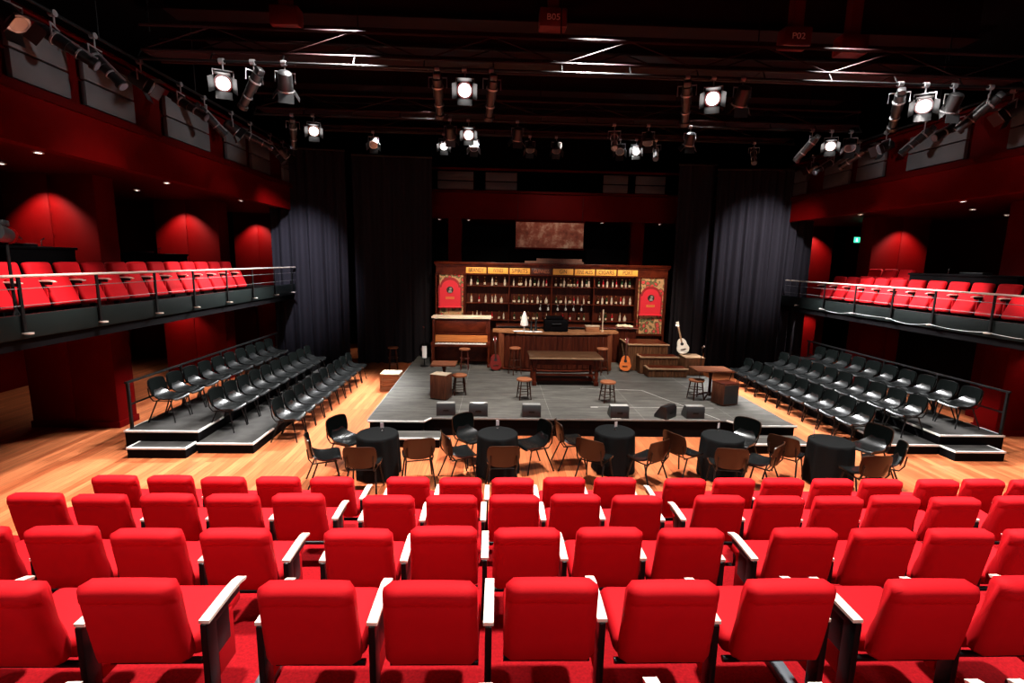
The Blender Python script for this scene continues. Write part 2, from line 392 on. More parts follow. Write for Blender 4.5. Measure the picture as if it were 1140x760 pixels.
# back gallery behind the pub set
m = MB(); m.box(-3.5, 8.2, 19.0, 19.3, 5.22, 6.15); struct('wall_back_red_band', m, REDPAINT)
m = MB(); m.box(-3.5, 8.2, 19.3, 21.6, 5.22, 5.4); struct('ceiling_back_gallery', m, DARKRED)
for x in (-1.78, 5.12):
    m = MB(); m.box(x, x+0.5, 19.05, 19.35, 0, 5.22, bev=0.02); struct('column_back_gallery', m, REDPAINT)
m = MB(); m.box(-3.5, 8.2, 18.9, 19.2, 6.16, 6.24); m.box(-3.5, 8.2, 18.9, 18.98, 6.95, 7.02); struct('trim_back_catwalk', m, DARKRED)
for x0, x1 in ((-2.15, -0.85), (-0.4, 0.75), (3.95, 4.85), (5.15, 6.25)):
    m = MB(); m.box(x0, x1, 18.9, 18.97, 6.27, 6.54, bev=0.01); m.box(x0, x1, 18.9, 18.97, 6.58, 6.88, bev=0.01); struct('trim_back_catwalk_panel', m, GREYPANEL)
m = MB(); m.box(-3.5, 8.2, 19.4, 19.6, 0, 4.2); struct('wall_back_gallery', m, BLACK)
t = thing('painted_panel', 'mottled brown painted panel hanging above the pub set', 'panel', (2.0, 18.8, 4.15))
m = MB(); m.box(-1.26, 1.26, -0.02, 0.02, 0.06, 0.98); obj('painted_cloth', m, PAINTING, t)
m = MB(); m.box(-1.3, 1.3, -0.03, 0.03, 0.98, 1.03); m.box(-1.3, 1.3, -0.03, 0.03, 0.0, 0.06); obj('batten', m, DARKRED, t)
m = MB()
for x in (-1.2, 1.2): m.cyl((x, 0, 1.03), (x, 0, 1.9), 0.008, n=6)
obj('hanging_wire', m, BLKMET, t)

# side slatted shutters behind the steps-side balcony
for y0 in (10.9, 12.75):
    t = thing('slatted_shutter', 'dark red slatted shutter behind the steps-side balcony seats, ' + ('closer to the seating bank' if y0 < 12 else 'closer to the exit sign'), 'shutter', (15.1, y0, 3.4))
    m = MB(); m.box(-0.05, 0.05, 0, 0.08, 0, 1.6); m.box(-0.05, 0.05, 1.52, 1.6, 0, 1.6); m.box(-0.05, 0.05, 0, 1.6, 1.52, 1.6); m.box(-0.05, 0.05, 0, 1.6, 0, 0.08); obj('frame', m, REDPAINT, t)
    m = MB()
    for i in range(9): m.box(-0.06, 0.02, 0.08, 1.52, 0.12+i*0.155, 0.145+i*0.155, M=None)
    obj('slat_set', m, REDPAINT, t)

# ================================================================== CURTAINS
def curtain(name, pts, z0, z1, amp, wl, label, seed, extra=0):
    rnd = random.Random(seed)
    m = MB(); t = bmesh.new()
    P = [Vector((x, y, 0)) for x, y in pts]; segs = []
    L = sum((b-a).length for a, b in zip(P, P[1:]))
    n = int(L/wl*8); lows = []; cols = []
    ph = 0.0
    for i in range(n+1):
        s = L*i/n; acc = 0
        for a, b in zip(P, P[1:]):
            l = (b-a).length
            if s <= acc+l+1e-6: base = a+(b-a)*((s-acc)/l); d = (b-a).normalized(); break
            acc += l
        nr = Vector((d.y, -d.x, 0))
        ph += 2*PI/8*(0.75+0.5*rnd.random())
        off = amp*math.sin(ph) + amp*0.5*math.sin(ph*0.37+seed)
        col = []
        for k in range(5):
            v = k/4; z = z0+(z1-z0)*v
            q = base + nr*off*(1.15-0.35*v) + d*0.05*math.sin(ph*0.6+v*1.5)*(1-v)
            col.append((t.verts.new((q.x, q.y, z)), t.verts.new((q.x-nr.x*0.012, q.y-nr.y*0.012, z))))
        cols.append(col)
    for A, B in zip(cols, cols[1:]):
        for k in range(4):
            t.faces.new((A[k][0], B[k][0], B[k+1][0], A[k+1][0])); t.faces.new((A[k][1], A[k+1][1], B[k+1][1], B[k][1]))
        t.faces.new((A[0][0], A[0][1], B[0][1], B[0][0])); t.faces.new((A[4][0], B[4][0], B[4][1], A[4][1]))
    for A in (cols[0], cols[-1]):
        for k in range(4): t.faces.new((A[k][0], A[k][1], A[k+1][1], A[k+1][0]))
    m._add(t); r = thing(name, label, 'curtain', (0, 0, 0))
    obj('drape', m, CURT, r, 60)
    b = MB(); q = [(x, y, z1+0.04) for x, y in pts]
    b.tube(q, 0.03); obj('hanging_bar', b, BLKMET, r)
curtain('stage_curtain', [(-7.25, 16.6), (-6.2, 16.75), (-4.9, 16.9)], 0.02, 7.05, 0.075, 0.30, 'long black pleated stage curtain beside the piano-side balcony', 3)
curtain('stage_curtain', [(-4.85, 17.5), (-3.3, 17.6), (-2.2, 17.65)], 0.02, 7.05, 0.07, 0.34, 'black stage curtain between the pleated side curtain and the piano', 5)
curtain('stage_curtain', [(6.3, 17.7), (7.6, 17.6)], 0.02, 7.05, 0.07, 0.34, 'black stage curtain just beside the pub set, behind the cream guitar', 8)
curtain('stage_curtain', [(7.5, 17.3), (8.9, 17.05), (10.65, 16.8)], 0.02, 6.85, 0.075, 0.26, 'long black pleated stage curtain beside the steps-side balcony', 11)

# ================================================================== THEATRE SEATS
def cush(mb, w, d, h, r, M, seg=4, bulge=0.0):
    t = bmesh.new(); bmesh.ops.create_cube(t, size=1)
    for v in t.verts: v.co = Vector((v.co.x*w, v.co.y*d, v.co.z*h))
    bmesh.ops.bevel(t, geom=t.edges[:], offset=r, segments=seg, affect='EDGES', profile=0.5)
    mb._add(t, M)
def theatre_seat(name, label, cat, tip, left_arm):
    t = thing(name, label, cat)
    # backrest: a thick padded slab, raked, with a rolled top and a crease below it
    m = MB()
    def sec(y0, y1): return None
    prof = [(-0.050, 0.425), (-0.066, 0.445), (-0.072, 0.56), (-0.074, 0.72), (-0.073, 0.812), (-0.069, 0.820), (-0.074, 0.828), (-0.077, 0.845), (-0.072, 0.873), (-0.055, 0.893), (-0.02, 0.90), (0.025, 0.893), (0.05, 0.87), (0.058, 0.83), (0.052, 0.78), (0.045, 0.65), (0.062, 0.54), (0.064, 0.46), (0.045, 0.425)]
    nx = 12; W = 0.231; tb = bmesh.new(); rings = []
    for i in range(nx+1):
        u = -1+2*i/nx; x = W*u
        e = abs(u); k = 1.0
        # round the side edges: shrink the section towards its middle
        ed = max(0.0, (e-0.80)/0.20)
        k = math.sqrt(max(0.0, 1-ed*ed*0.86))
        rings.append([tb.verts.new((x*(1+0.03*((0.9-z)/0.54)), -0.012+(y+0.012)*k, 0.63+(z-0.63)*(1-(1-k)*0.10) + (-0.006*(u*u)))) for y, z in prof])
    n = len(prof)
    for A, B in zip(rings, rings[1:]):
        for j in range(n): tb.faces.new((A[j], A[(j+1)%n], B[(j+1)%n], B[j]))
    tb.faces.new(rings[0][::-1]); tb.faces.new(rings[-1])
    rake = Matrix.Translation((0, 0, 0.40)) @ Matrix.Rotation(math.radians(15 if tip else 9), 4, 'X') @ Matrix.Translation((0, 0, -0.40))
    m._add(tb, rake); obj('backrest', m, RED, t, 60)
    m = MB()
    if tip: cush(m, 0.48, 0.50, 0.11, 0.045, T(0, 0.215, 0.42, rx=math.radians(112)))
    else: cush(m, 0.47, 0.43, 0.12, 0.05, T(0, 0.28, 0.41, rx=math.radians(5)))
    obj('seat_cushion', m, RED, t, 60)
    m = MB(); m.cyl((-0.235, 0.06, 0.33), (0.235, 0.06, 0.33), 0.018, n=10); obj('hinge_bar', m, BLKMET, t)
    for sx in ((1, -1) if left_arm else (1,)):
        x = 0.2865*sx; m = MB()
        m.box(x-0.018, x+0.018, 0.0, 0.09, 0.02, 0.585, bev=0.006); m.box(x-0.016, x+0.016, 0.03, 0.34, 0.535, 0.585, bev=0.006)
        m.box(x-0.03, x+0.03, -0.07, 0.20, 0.0, 0.035, bev=0.008); m.box(x-0.014, x+0.014, 0.08, 0.22, 0.34, 0.54, bev=0.006)
        st = obj('arm_stand', m, BLKMET, t)
        m = MB(); pts = [(0.01, 0.585), (0.01, 0.603), (0.25, 0.610), (0.34, 0.606), (0.40, 0.588), (0.39, 0.575), (0.33, 0.588), (0.22, 0.590)]
        m.prism([(a, b) for a, b in pts], x-0.027, x+0.027, plane='YZ'); obj('armrest', m, REDARM, t)
        m = MB(); m.box(x-0.02*0-0.012, x+0.012, 0.10, 0.26, 0.20, 0.50, bev=0.005); 
        obj('side_panel', m, RED, t)
    return t
proto = theatre_seat('theatre_chair', 'red', 'seat', False, False)
protoA = theatre_seat('theatre_chair', 'red', 'seat', False, True)
RN = {'D': 'front row by the cafe tables', 'C': 'second row up', 'B': 'third row up', 'A': 'fourth row up', 'Z': 'fifth row up'}
blocks = {'piano-side block': [-1.72-0.578*k for k in range(5)], 'middle block': [-0.90+0.572*k for k in range(5)], 'steps-side block': [2.17+0.565*k for k in range(5)], 'outer block': [5.09+0.555*k for k in range(4)]}
sizes = {'D': (5, 5, 5, 4), 'C': (5, 5, 5, 2), 'B': (4, 5, 4, 0), 'A': (3, 5, 2, 0), 'Z': (2, 5, 2, 0)}
rj = random.Random(4)
ROWX = {'D': (1, -0.02, 0), 'C': (1, -0.04, 0), 'B': (1.015, 0.0, 0.03), 'A': (1.055, 0.05, -0.08), 'Z': (1.055, 0.05, -0.08)}
for n, y, z in ROWS:
    for (bn, xs), cnt in zip(blocks.items(), sizes[n]):
        for k in range(cnt):
            x = xs[k]*ROWX[n][0]+ROWX[n][1]+(ROWX[n][2] if bn in ('steps-side block', 'outer block') else 0); yy = y + rj.uniform(-0.018, 0.018)
            if bn == 'piano-side block': where = '%s from the aisle' % ORD[k]; src = proto
            elif bn == 'middle block': where = '%s from the piano side' % ORD[k]; src = protoA if k == 0 else proto
            else: where = '%s from the aisle' % ORD[k]; src = protoA if k == 0 else proto
            if bn == 'outer block' : where = '%s from its inner end' % ORD[k]
            lab = 'red theatre seat, %s, %s, %s' % (where, RN[n], bn)
            dup(src, (x, yy, z), rj.uniform(-0.012, 0.012), lab, 'red theatre seats of the raked bank')
def kill(root):
    for c in list(root.children):
        for g in list(c.children): bpy.data.objects.remove(g)
        bpy.data.objects.remove(c)
    bpy.data.objects.remove(root)
kill(proto); kill(protoA)

bproto = theatre_seat('balcony_chair', 'red', 'seat', True, False)
for k in range(13):
    dup(bproto, (-7.28, 7.22+0.565*k, BAL_L), -PI/2, 'red tip-up seat on the piano-side balcony, %s from the curtain' % ORD[12-k], 'balcony seats on the piano side')
for k in range(12):
    dup(bproto, (10.55, 8.85+0.57*k, BAL_R), PI/2, 'red tip-up seat on the steps-side balcony, %s from the curtain' % ORD[11-k], 'balcony seats on the steps side')
m = MB(); m.box(10.86, 11.33, 13.1, 14.88, BAL_R, BAL_R+0.25); struct('floor_balcony_step', m, CARPET)
for k in range(3):
    dup(bproto, (11.2, 13.42+0.57*k, BAL_R+0.25), PI/2, 'red seat in the raised second row of the steps-side balcony, %s from the curtain' % ORD[2-k], 'raised balcony seats')
kill(bproto)

# balcony railings
def railing(xe, s, zd, ys, y1, zrail, side):
    t = thing('balcony_railing', 'steel railing with wires along the front of the %s balcony' % side, 'railing', (xe, 0, zd-0.07))
    h = zrail-zd+0.07
    m = MB(); m.tube([(0, 4.0, h), (0, y1, h)], 0.022, 10); obj('top_rail', m, STEEL, t)
    for f in (0.40, 0.70):
        m = MB(); m.tube([(0, 4.0, h*f+0.06), (0, y1, h*f+0.06)], 0.007, 6); obj('wire', m, WIRE, t)
    for y in ys:
        m = MB(); m.box(-0.012, 0.012, y-0.022, y+0.022, 0.0, h-0.01); p = obj('post', m, BLKMET, t)
        m = MB(); m.cyl((-s*0.05, y, -0.02), (-s*0.05, y, 0.0), 0.055, n=14); m.box(-0.05, 0.05, y-0.02, y+0.02, -0.018, 0.0); obj('foot_plate', m, STEEL, p)
railing(-6.53, -1, BAL_L, (5.72, 7.07, 8.42, 9.82, 11.05, 12.4, 13.7, 15.05, 16.3), 16.6, 3.36, 'piano-side')
railing(9.83, 1, BAL_R, (5.6, 6.9, 8.2, 9.46, 10.79, 11.97, 13.27, 14.55, 15.8), 16.6, 3.24, 'steps-side')
# cable swagged along the steps-side balcony front
pts = []
ys = (5.6, 6.9, 8.2, 9.46, 10.79, 11.97, 13.27, 14.55)
for a, b in zip(ys, ys[1:]):
    for k in range(8):
        v = k/8; pts.append((9.76, a+(b-a)*v, BAL_R-0.06-0.30*v*(1-v)*(0.6+0.4*math.sin(a*3))))
pts.append((9.76, ys[-1], BAL_R-0.06))
m = MB(); m.tube(pts, 0.006, 6); tag(obj('hanging_cable', m, mat('pale_cable', (0.30, 0.30, 0.29), 0.5)), 'pale cable swagged along the steps-side balcony front', 'cable')

# desks behind the balcony seats
def desk(x, y0, y1, zd, h, label, lamp=True):
    t = thing('control_desk', label, 'desk', (x, (y0+y1)/2, zd)); L = (y1-y0)/2
    m = MB(); m.box(-0.3, 0.3, -L, L, h-0.05, h, bev=0.01); obj('desk_top', m, BLACK, t)
    m = MB(); m.box(-0.28, -0.25, -L+0.05, L-0.05, 0, h-0.05); m.box(0.25, 0.28, -L+0.05, L-0.05, 0, h-0.05); obj('modesty_panel', m, BLACK, t)
    m = MB(); m.box(-0.12, 0.12, -L*0.3, L*0.1, h, h+0.05, bev=0.01); obj('console', m, LAMPBLK, t)
    m = MB(); m.tube([(0, L*0.4, h), (0, L*0.4, h+0.12), (0.06, L*0.4, h+0.16)], 0.008, 6); obj('desk_light', m, CHROME, t)
desk(-8.5, 8.75, 10.2, BAL_L, 1.14, 'black control desk on the piano-side balcony, in front of the first lit column')
desk(-9.0, 12.0, 14.6, BAL_L, 1.06, 'long black control desk on the piano-side balcony, between two lit columns')
desk(11.03, 9.9, 12.7, BAL_R, 1.05, 'long black control desk on the steps-side balcony, below the slatted shutters')

# lantern on a stand at the frame edge of the piano-side balcony
t = thing('followspot', 'black follow spot on a stand beside the piano-side balcony rail', 'stage light', (-6.70, 7.16, BAL_L), 0.5)
m = MB(); m.cyl((0, 0, 0), (0, 0, 1.15), 0.02)
obj('stand', m, BLKMET, t)
for a in (0, 2.1, 4.2):
    m = MB(); m.cyl((0.0, 0.0, 0.25), (0.11*math.cos(a), 0.11*math.sin(a), 0.0), 0.012, n=8); obj('leg', m, BLKMET, t)
m = MB(); m.cyl((-0.03, -0.34, 1.30), (0.0, 0.14, 1.25), 0.12, 0.10, n=16); m.box(-0.05, 0.05, -0.2, 0.05, 1.38, 1.46, bev=0.02); obj('housing', m, LAMPBLK, t)
m = MB(); m.cyl((0.0, 0.02, 1.265), (0.0, 0.07, 1.26), 0.118, n=16); obj('red_band', m, REDPAINT, t)
m = MB(); m.cyl((0.06, 0.0, 1.32), (0.10, 0.24, 1.22), 0.010, n=8); obj('pan_handle', m, BLKMET, t)

# downlights over balconies, gallery
def downlight(x, y, z, label, grp):
    t = thing('downlight', label, 'downlight', (x, y, z), group=grp)
    m = MB(); m.lathe([(0.075, -0.004), (0.075, -0.016), (0.055, -0.02), (0.05, -0.006), (0.075, -0.004)], 16); obj('trim_ring', m, STEEL, t)
    m = MB(); m.cyl((0, 0, -0.012), (0, 0, -0.004), 0.05, n=16); obj('lamp', m, DOWNL, t)
for side, s in (('piano', 0), ('steps', 1)):
    for row, x in (('rail row', -7.1), ('middle row', -8.7), ('rear row', -10.7)):
        ys = (8.3, 11.35, 14.5) if row == 'rail row' else ((9.4, 12.75, 16.1) if row == 'middle row' else (9.9, 13.8))
        for k, y in enumerate(ys):
            downlight(x if s == 0 else mir(x), y if s == 0 else y-0.25, 5.22, 'small round ceiling downlight, %s over the %s-side balcony, %s from the curtain' % (row, side, ORD[len(ys)-1-k]), 'balcony downlights')
for k, x in enumerate((-2.15, -1.05, 1.74, 3.95+0.15, 5.35, 6.35)):
    t = 0
    downlight(x, 19.55, 5.22, 'small round ceiling downlight in the gallery above the pub set, %s from the piano side' % ORD[k], 'gallery downlights')

# exit sign
t = thing('exit_sign', 'small green lit exit sign at the back of the steps-side balcony', 'exit sign', (12.6, 17.2, 4.55))
m = MB(); m.box(-0.20, 0.20, -0.03, 0.03, 0, 0.22, bev=0.008); obj('sign_box', m, LAMPBLK, t)
m = MB(); m.box(-0.185, -0.01, -0.036, -0.029, 0.02, 0.20); m.box(0.01, 0.185, -0.036, -0.029, 0.02, 0.20); fp = obj('green_face', m, EXITG, t)
m = MB(); m.cyl((-0.09, -0.044, 0.155), (-0.09, -0.036, 0.155), 0.018, n=12); m.prism([(-0.12, 0.05), (-0.10, 0.05), (-0.085, 0.085), (-0.07, 0.05), (-0.05, 0.05), (-0.075, 0.135), (-0.11, 0.135)], -0.044, -0.036); m.prism([(0.05, 0.10), (0.05, 0.12), (0.11, 0.12), (0.11, 0.15), (0.16, 0.11), (0.11, 0.07), (0.11, 0.10)], -0.044, -0.036)
obj('pictogram', m, EXITW, fp)

# ================================================================== SIDE RISERS AND CHAIRS
def riser(name, x0, x1, y0, y1, h, label, near=True, edge=('front',)):
    t = thing(name, label, 'riser' if name == 'seating_riser' else 'step', ((x0+x1)/2, (y0+y1)/2, 0)); w = (x1-x0)/2; L = (y1-y0)/2
    m = MB(); m.box(-w, w, -L, L, h-0.03, h); obj('deck', m, RISERTOP, t)
    m = MB(); m.box(-w+0.01, w-0.01, -L+0.01, L-0.01, 0, h-0.03); obj('skirt', m, CONCR, t)
    m = MB(); e = 0.03
    m.box(-w, w, -L-0.004, -L+e, h-0.028, h+0.004)
    if 'r' in edge: m.box(w-e, w+0.004, -L, min(L, -L+0.9), h-0.028, h+0.004)
    if 'l' in edge: m.box(-w-0.004, -w+e, -L, min(L, -L+0.9), h-0.028, h+0.004)
    obj('edge_strip', m, WHITETRIM, t)
    return t
riser('seating_riser', -6.95, -5.58, 9.2, 15.9, 0.4, 'tall black riser under the back row of the piano-side chairs', edge='rl')
riser('seating_riser', -5.575, -4.52, 9.1, 15.9, 0.2, 'low black riser under the middle row of the piano-side chairs', edge='r')
riser('riser_step', -6.68, -5.62, 8.85, 9.195, 0.2, 'black step with white edges before the tall piano-side riser', edge='rl')
riser('seating_riser', 9.02, 10.38, 9.3, 15.9, 0.4, 'tall black riser under the back row of the steps-side chairs', edge='rl')
riser('seating_riser', 7.98, 9.015, 9.28, 15.9, 0.2, 'low black riser under the middle row of the steps-side chairs', edge='l')
riser('riser_step', 9.03, 10.05, 8.93, 9.295, 0.2, 'black step with white edges before the tall steps-side riser', edge='rl')
for x, nm, z in ((-6.9, 'piano', 0.4), (10.33, 'steps', 0.4)):
    t = thing('handrail', 'black steel handrail behind the back row of the %s-side risers' % nm, 'handrail', (x, 9.35, z))
    m = MB(); m.box(-0.025, 0.025, -0.05, 6.5, 0.88, 0.92, bev=0.006); obj('top_rail', m, BLKMET, t)
    m = MB(); m.box(-0.012, 0.012, 0, 6.4, 0.45, 0.48); obj('mid_rail', m, BLKMET, t)
    for k in range(5):
        m = MB(); m.box(-0.022, 0.022, k*1.6-0.022, k*1.6+0.022, 0, 0.88); obj('post', m, BLKMET, t)

def stack_chair(name, label, shell_mat, seat_mat, pad_mat):
    t = thing(name, label, 'chair')
    # back shell: rounded, wider at the top, reaching down to the seat
    def fb(u, v):
        x = 0.236*u*(1-0.20*max(0, -v)**2-0.10*max(0, v)**4); z = 0.650 + 0.175*v*(1-0.16*abs(u)**4)
        y = -0.212 - 0.055*(v*0.5+0.5) + 0.050*(u*u)
        return (x, y, z), (-0.35*u, 1, 0.22)
    m = MB(); m.shell(fb, 14, 10, 0.014); b = obj('backrest', m, shell_mat, t, 60)
    def fp(u, v):
        (x, y, z), n = fb(u*0.93, v*0.86+0.06); return (x, y+0.016, z+0.003), n
    m = MB(); m.shell(fp, 14, 10, 0.018); obj('back_pad', m, pad_mat, b, 60)
    # dished seat: waterfall front lip, hollow middle, curling up to a tongue at the back
    PR = [(0.262, 0.412), (0.255, 0.432), (0.238, 0.449), (0.205, 0.459), (0.15, 0.459), (0.09, 0.453), (0.03, 0.452), (-0.03, 0.459), (-0.08, 0.475), (-0.125, 0.500), (-0.158, 0.530), (-0.182, 0.565), (-0.196, 0.60)]
    WD = [0.205, 0.218, 0.226, 0.230, 0.232, 0.232, 0.230, 0.224, 0.212, 0.194, 0.170, 0.140, 0.105]
    def fs(u, v):
        q = (v+1)/2*(len(PR)-1); i = min(int(q), len(PR)-2); k = q-i
        y = PR[i][0]+(PR[i+1][0]-PR[i][0])*k; z = PR[i][1]+(PR[i+1][1]-PR[i][1])*k; wd = WD[i]+(WD[i+1]-WD[i])*k
        dy = PR[i+1][0]-PR[i][0]; dz = PR[i+1][1]-PR[i][1]
        return (wd*u, y, z+0.018*u*u*(1 if v > -2 else 0)), (-0.16*u, dz/max(1e-6, math.hypot(dy, dz)), -dy/max(1e-6, math.hypot(dy, dz)))
    m = MB(); m.shell(fs, 14, 24, 0.026); obj('seat', m, seat_mat, t, 60)
    m = MB()
    for sx in (-1, 1):
        m.tube([(sx*0.19, 0.18, 0.415), (sx*0.19, -0.17, 0.415), (sx*0.20, -0.225, 0.50), (sx*0.195, -0.245, 0.66)], 0.011, 7)
    m.tube([(-0.19, 0.14, 0.412), (0.19, 0.14, 0.412)], 0.011, 7); m.tube([(-0.19, -0.12, 0.412), (0.19, -0.12, 0.412)], 0.011, 7)
    obj('seat_frame', m, BLKMET, t)
    for sx in (-1, 1):
        for sy, y0, y1 in ((1, 0.15, 0.235), (-1, -0.10, -0.265)):
            m = MB(); m.tube([(sx*0.19, y0, 0.415), (sx*0.235, y1, 0.004)], 0.0125, 8); obj('leg', m, BLKMET, t)
    return t
cproto = stack_chair('stacking_chair', 'chair', CHAIRBLK, CHAIRBLK, CHAIRPAD); cproto.scale = (1.07, 1.04, 1.04)
rj = random.Random(9)
for nm, rows, rz in (('piano-side', ((-4.14, 0.0, 'front'), (-5.36, 0.2, 'middle'), (-6.50, 0.4, 'back')), -PI/2), ('steps-side', ((7.66, 0.0, 'front'), (8.76, 0.2, 'middle'), (9.90, 0.4, 'back')), PI/2)):
    for x, z, rn in rows:
        for k in range(10):
            dup(cproto, (x-0.04*(1 if rz < 0 else -1), 9.93+0.552*k, z), rz+rj.uniform(-0.03, 0.03), 'black stacking chair, %s from the curtain in the %s row of the %s risers' % (ORD[9-k], rn, nm) if rn != 'front' else 'black stacking chair, %s from the curtain in the floor row along the %s risers' % (ORD[9-k], nm), 'rows of black chairs on the %s risers' % nm)
kill(cproto)

# ================================================================== STAGE
t = thing('stage', 'low black stage of scuffed deck panels with white-edged wings', 'stage', (1.85, 13.5, 0))
def SX(x): return x-1.85
def SY(y): return y-13.5
m = MB(); m.box(SX(-2.62), SX(6.35), SY(10.15), SY(17.4), 0.36, 0.4); m.prism([(SX(-2.58), SY(9.92)), (SX(-1.42), SY(9.92)), (SX(-1.30), SY(10.15)), (SX(-2.62), SY(10.15))], 0.36, 0.4, plane='XY'); m.prism([(SX(5.05), SY(10.15)), (SX(5.28), SY(9.80)), (SX(6.38), SY(9.80)), (SX(6.35), SY(10.15))], 0.36, 0.4, plane='XY'); obj('deck', m, DECKTOP, t)
m = MB(); m.box(SX(-2.58), SX(6.31), SY(10.19), SY(17.4), 0.0, 0.36); m.box(SX(-2.55), SX(-1.45), SY(9.96), SY(10.2), 0, 0.36); m.box(SX(5.32), SX(6.34), SY(9.84), SY(10.2), 0, 0.36); obj('skirt', m, CONCR, t)
def strip(mb, pts, w=0.03, z0=0.375, z1=0.4008):
    for (a, b), (c, d) in zip(pts, pts[1:]):
        A, B = Vector((SX(a), SY(b), 0)), Vector((SX(c), SY(d), 0)); dd = (B-A).normalized(); nn = Vector((-dd.y, dd.x, 0))*w
        mb.prism([(A.x, A.y), (B.x, B.y), (B.x+nn.x, B.y+nn.y), (A.x+nn.x, A.y+nn.y)], z0, z1, plane='XY')
m = MB(); strip(m, [(-2.58, 9.915), (-1.42, 9.915), (-1.29, 10.15)], 0.035); strip(m, [(5.03, 10.15), (5.28, 9.795), (6.385, 9.795)], 0.035); obj('edge_strip', m, WHITETRIM, t)
m = MB(); strip(m, [(-1.29, 10.147), (5.03, 10.147)], 0.012); strip(m, [(-2.60, 9.95), (-2.635, 16.0)], 0.010); obj('edge_line', m, GREYTOP, t)
m = MB(); strip(m, [(2.35, 11.05), (5.15, 11.05)], 0.012, 0.4, 0.4008); strip(m, [(3.9, 12.6), (4.9, 10.2)], 0.012, 0.4, 0.4008); strip(m, [(2.3, 12.75), (3.9, 12.6)], 0.012, 0.4, 0.4008); strip(m, [(2.25, 11.02), (2.42, 11.02)], 0.04, 0.4, 0.4009); strip(m, [(2.55, 10.18), (2.75, 10.18)], 0.04, 0.4, 0.4009)
obj('tape_and_lit_seams', m, WHITETRIM, t)  # wide bits are tape; thin strips paint deck seams catching light
for x0, x1, y0, y1, nm in ((-2.55, -1.05, 9.45, 9.9, 'piano'), (5.05, 6.35, 9.25, 9.78, 'steps')):
    r = thing('stage_step', 'low black step with white edge before the %s-side stage wing' % nm, 'step', ((x0+x1)/2, (y0+y1)/2, 0)); w = (x1-x0)/2; L = (y1-y0)/2
    m = MB(); m.box(-w, w, -L, L, 0.17, 0.2); obj('deck', m, DECKTOP, r)
    m = MB(); m.box(-w+0.01, w-0.01, -L+0.01, L-0.01, 0, 0.17); obj('skirt', m, CONCR, r)
    m = MB(); m.box(-w, w, -L-0.004, -L+0.035, 0.172, 0.204); obj('edge_strip', m, WHITETRIM, r)
ZS = 0.401

# ------------------------------------------------------------------ pub backdrop
PX0, PX1, PY = -1.98, 5.88, 16.9
t = thing('pub_backdrop', 'wide dark wood pub wall with bottle shelves, signs and floral end panels', 'stage set', (0, PY, ZS))
def pz(z): return z-ZS
m = MB(); m.box(PX0, PX1, 0.30, 0.36, 0, pz(3.6)); m.box(PX0, PX0+0.07, 0, 0.36, 0, pz(3.5)); m.box(PX1-0.07, PX1, 0, 0.36, 0, pz(3.5)); m.box(-1.05, -0.98, 0, 0.3, 0, pz(3.5)); m.box(4.80, 4.87, 0, 0.3, 0, pz(3.5)); obj('carcass', m, MAHOGV, t)
m = MB(); m.box(PX0-0.06, PX1+0.06, -0.10, 0.40, pz(3.56), pz(3.64), bev=0.01); m.box(PX0-0.03, PX1+0.03, -0.06, 0.36, pz(3.50), pz(3.56)); m.box(PX0, PX1, -0.02, 0.1, pz(3.24), pz(3.50)); m.box(PX0-0.02, PX1+0.02, -0.04, 0.1, pz(3.22), pz(3.25)); obj('cornice', m, MAHOG, t)
for k, zz in enumerate((2.855, 2.275, 1.70)):
    m = MB(); m.box(-0.98, 4.80, 0.02, 0.30, pz(zz)-0.03, pz(zz), bev=0.004); obj('shelf', m, MAHOG, t)
for x in (0.48, 1.93, 3.38):
    m = MB(); m.box(x-0.02, x+0.02, 0.03, 0.30, pz(1.6), pz(3.24)); obj('divider', m, MAHOG, t)
signs = ['BRANDY', 'WINES', 'SPIRITS', 'GUINNESS', 'GIN', 'FINE ALES', 'CIGARS', 'PORT']
for k, s in enumerate(signs):
    x0 = -1.00+0.733*k; dark = s == 'GUINNESS'
    m = MB(); m.box(x0+0.02, x0+0.70, -0.045, -0.02, pz(3.27), pz(3.47), bev=0.004); b = obj('sign_board', m, SIGNDK if dark else SIGNY, t, label=('dark' if dark else 'yellow')+' sign reading '+s)
    text('lettering', s, 0.19, SIGNGOLD if dark else SIGNT, T(x0+0.36, -0.05, pz(3.37)) @ TXT, b, width=0.24 if len(s) == 3 else (0.34 if len(s) <= 5 else 0.52))
def archpts(w, z0, z1, n=14):
    r = w*0.42; pts = [(-w, z0), (w, z0), (w, z1-r-0.12)]
    pts += [(w*0.80, z1-r-0.09)]
    pts += [(w*0.80*math.cos(a), z1-r-0.09 + (r+0.09)*math.sin(a)) for a in [PI*i/n for i in range(1, n)]]
    pts += [(-w*0.80, z1-r-0.09), (-w, z1-r-0.12)]
    return pts
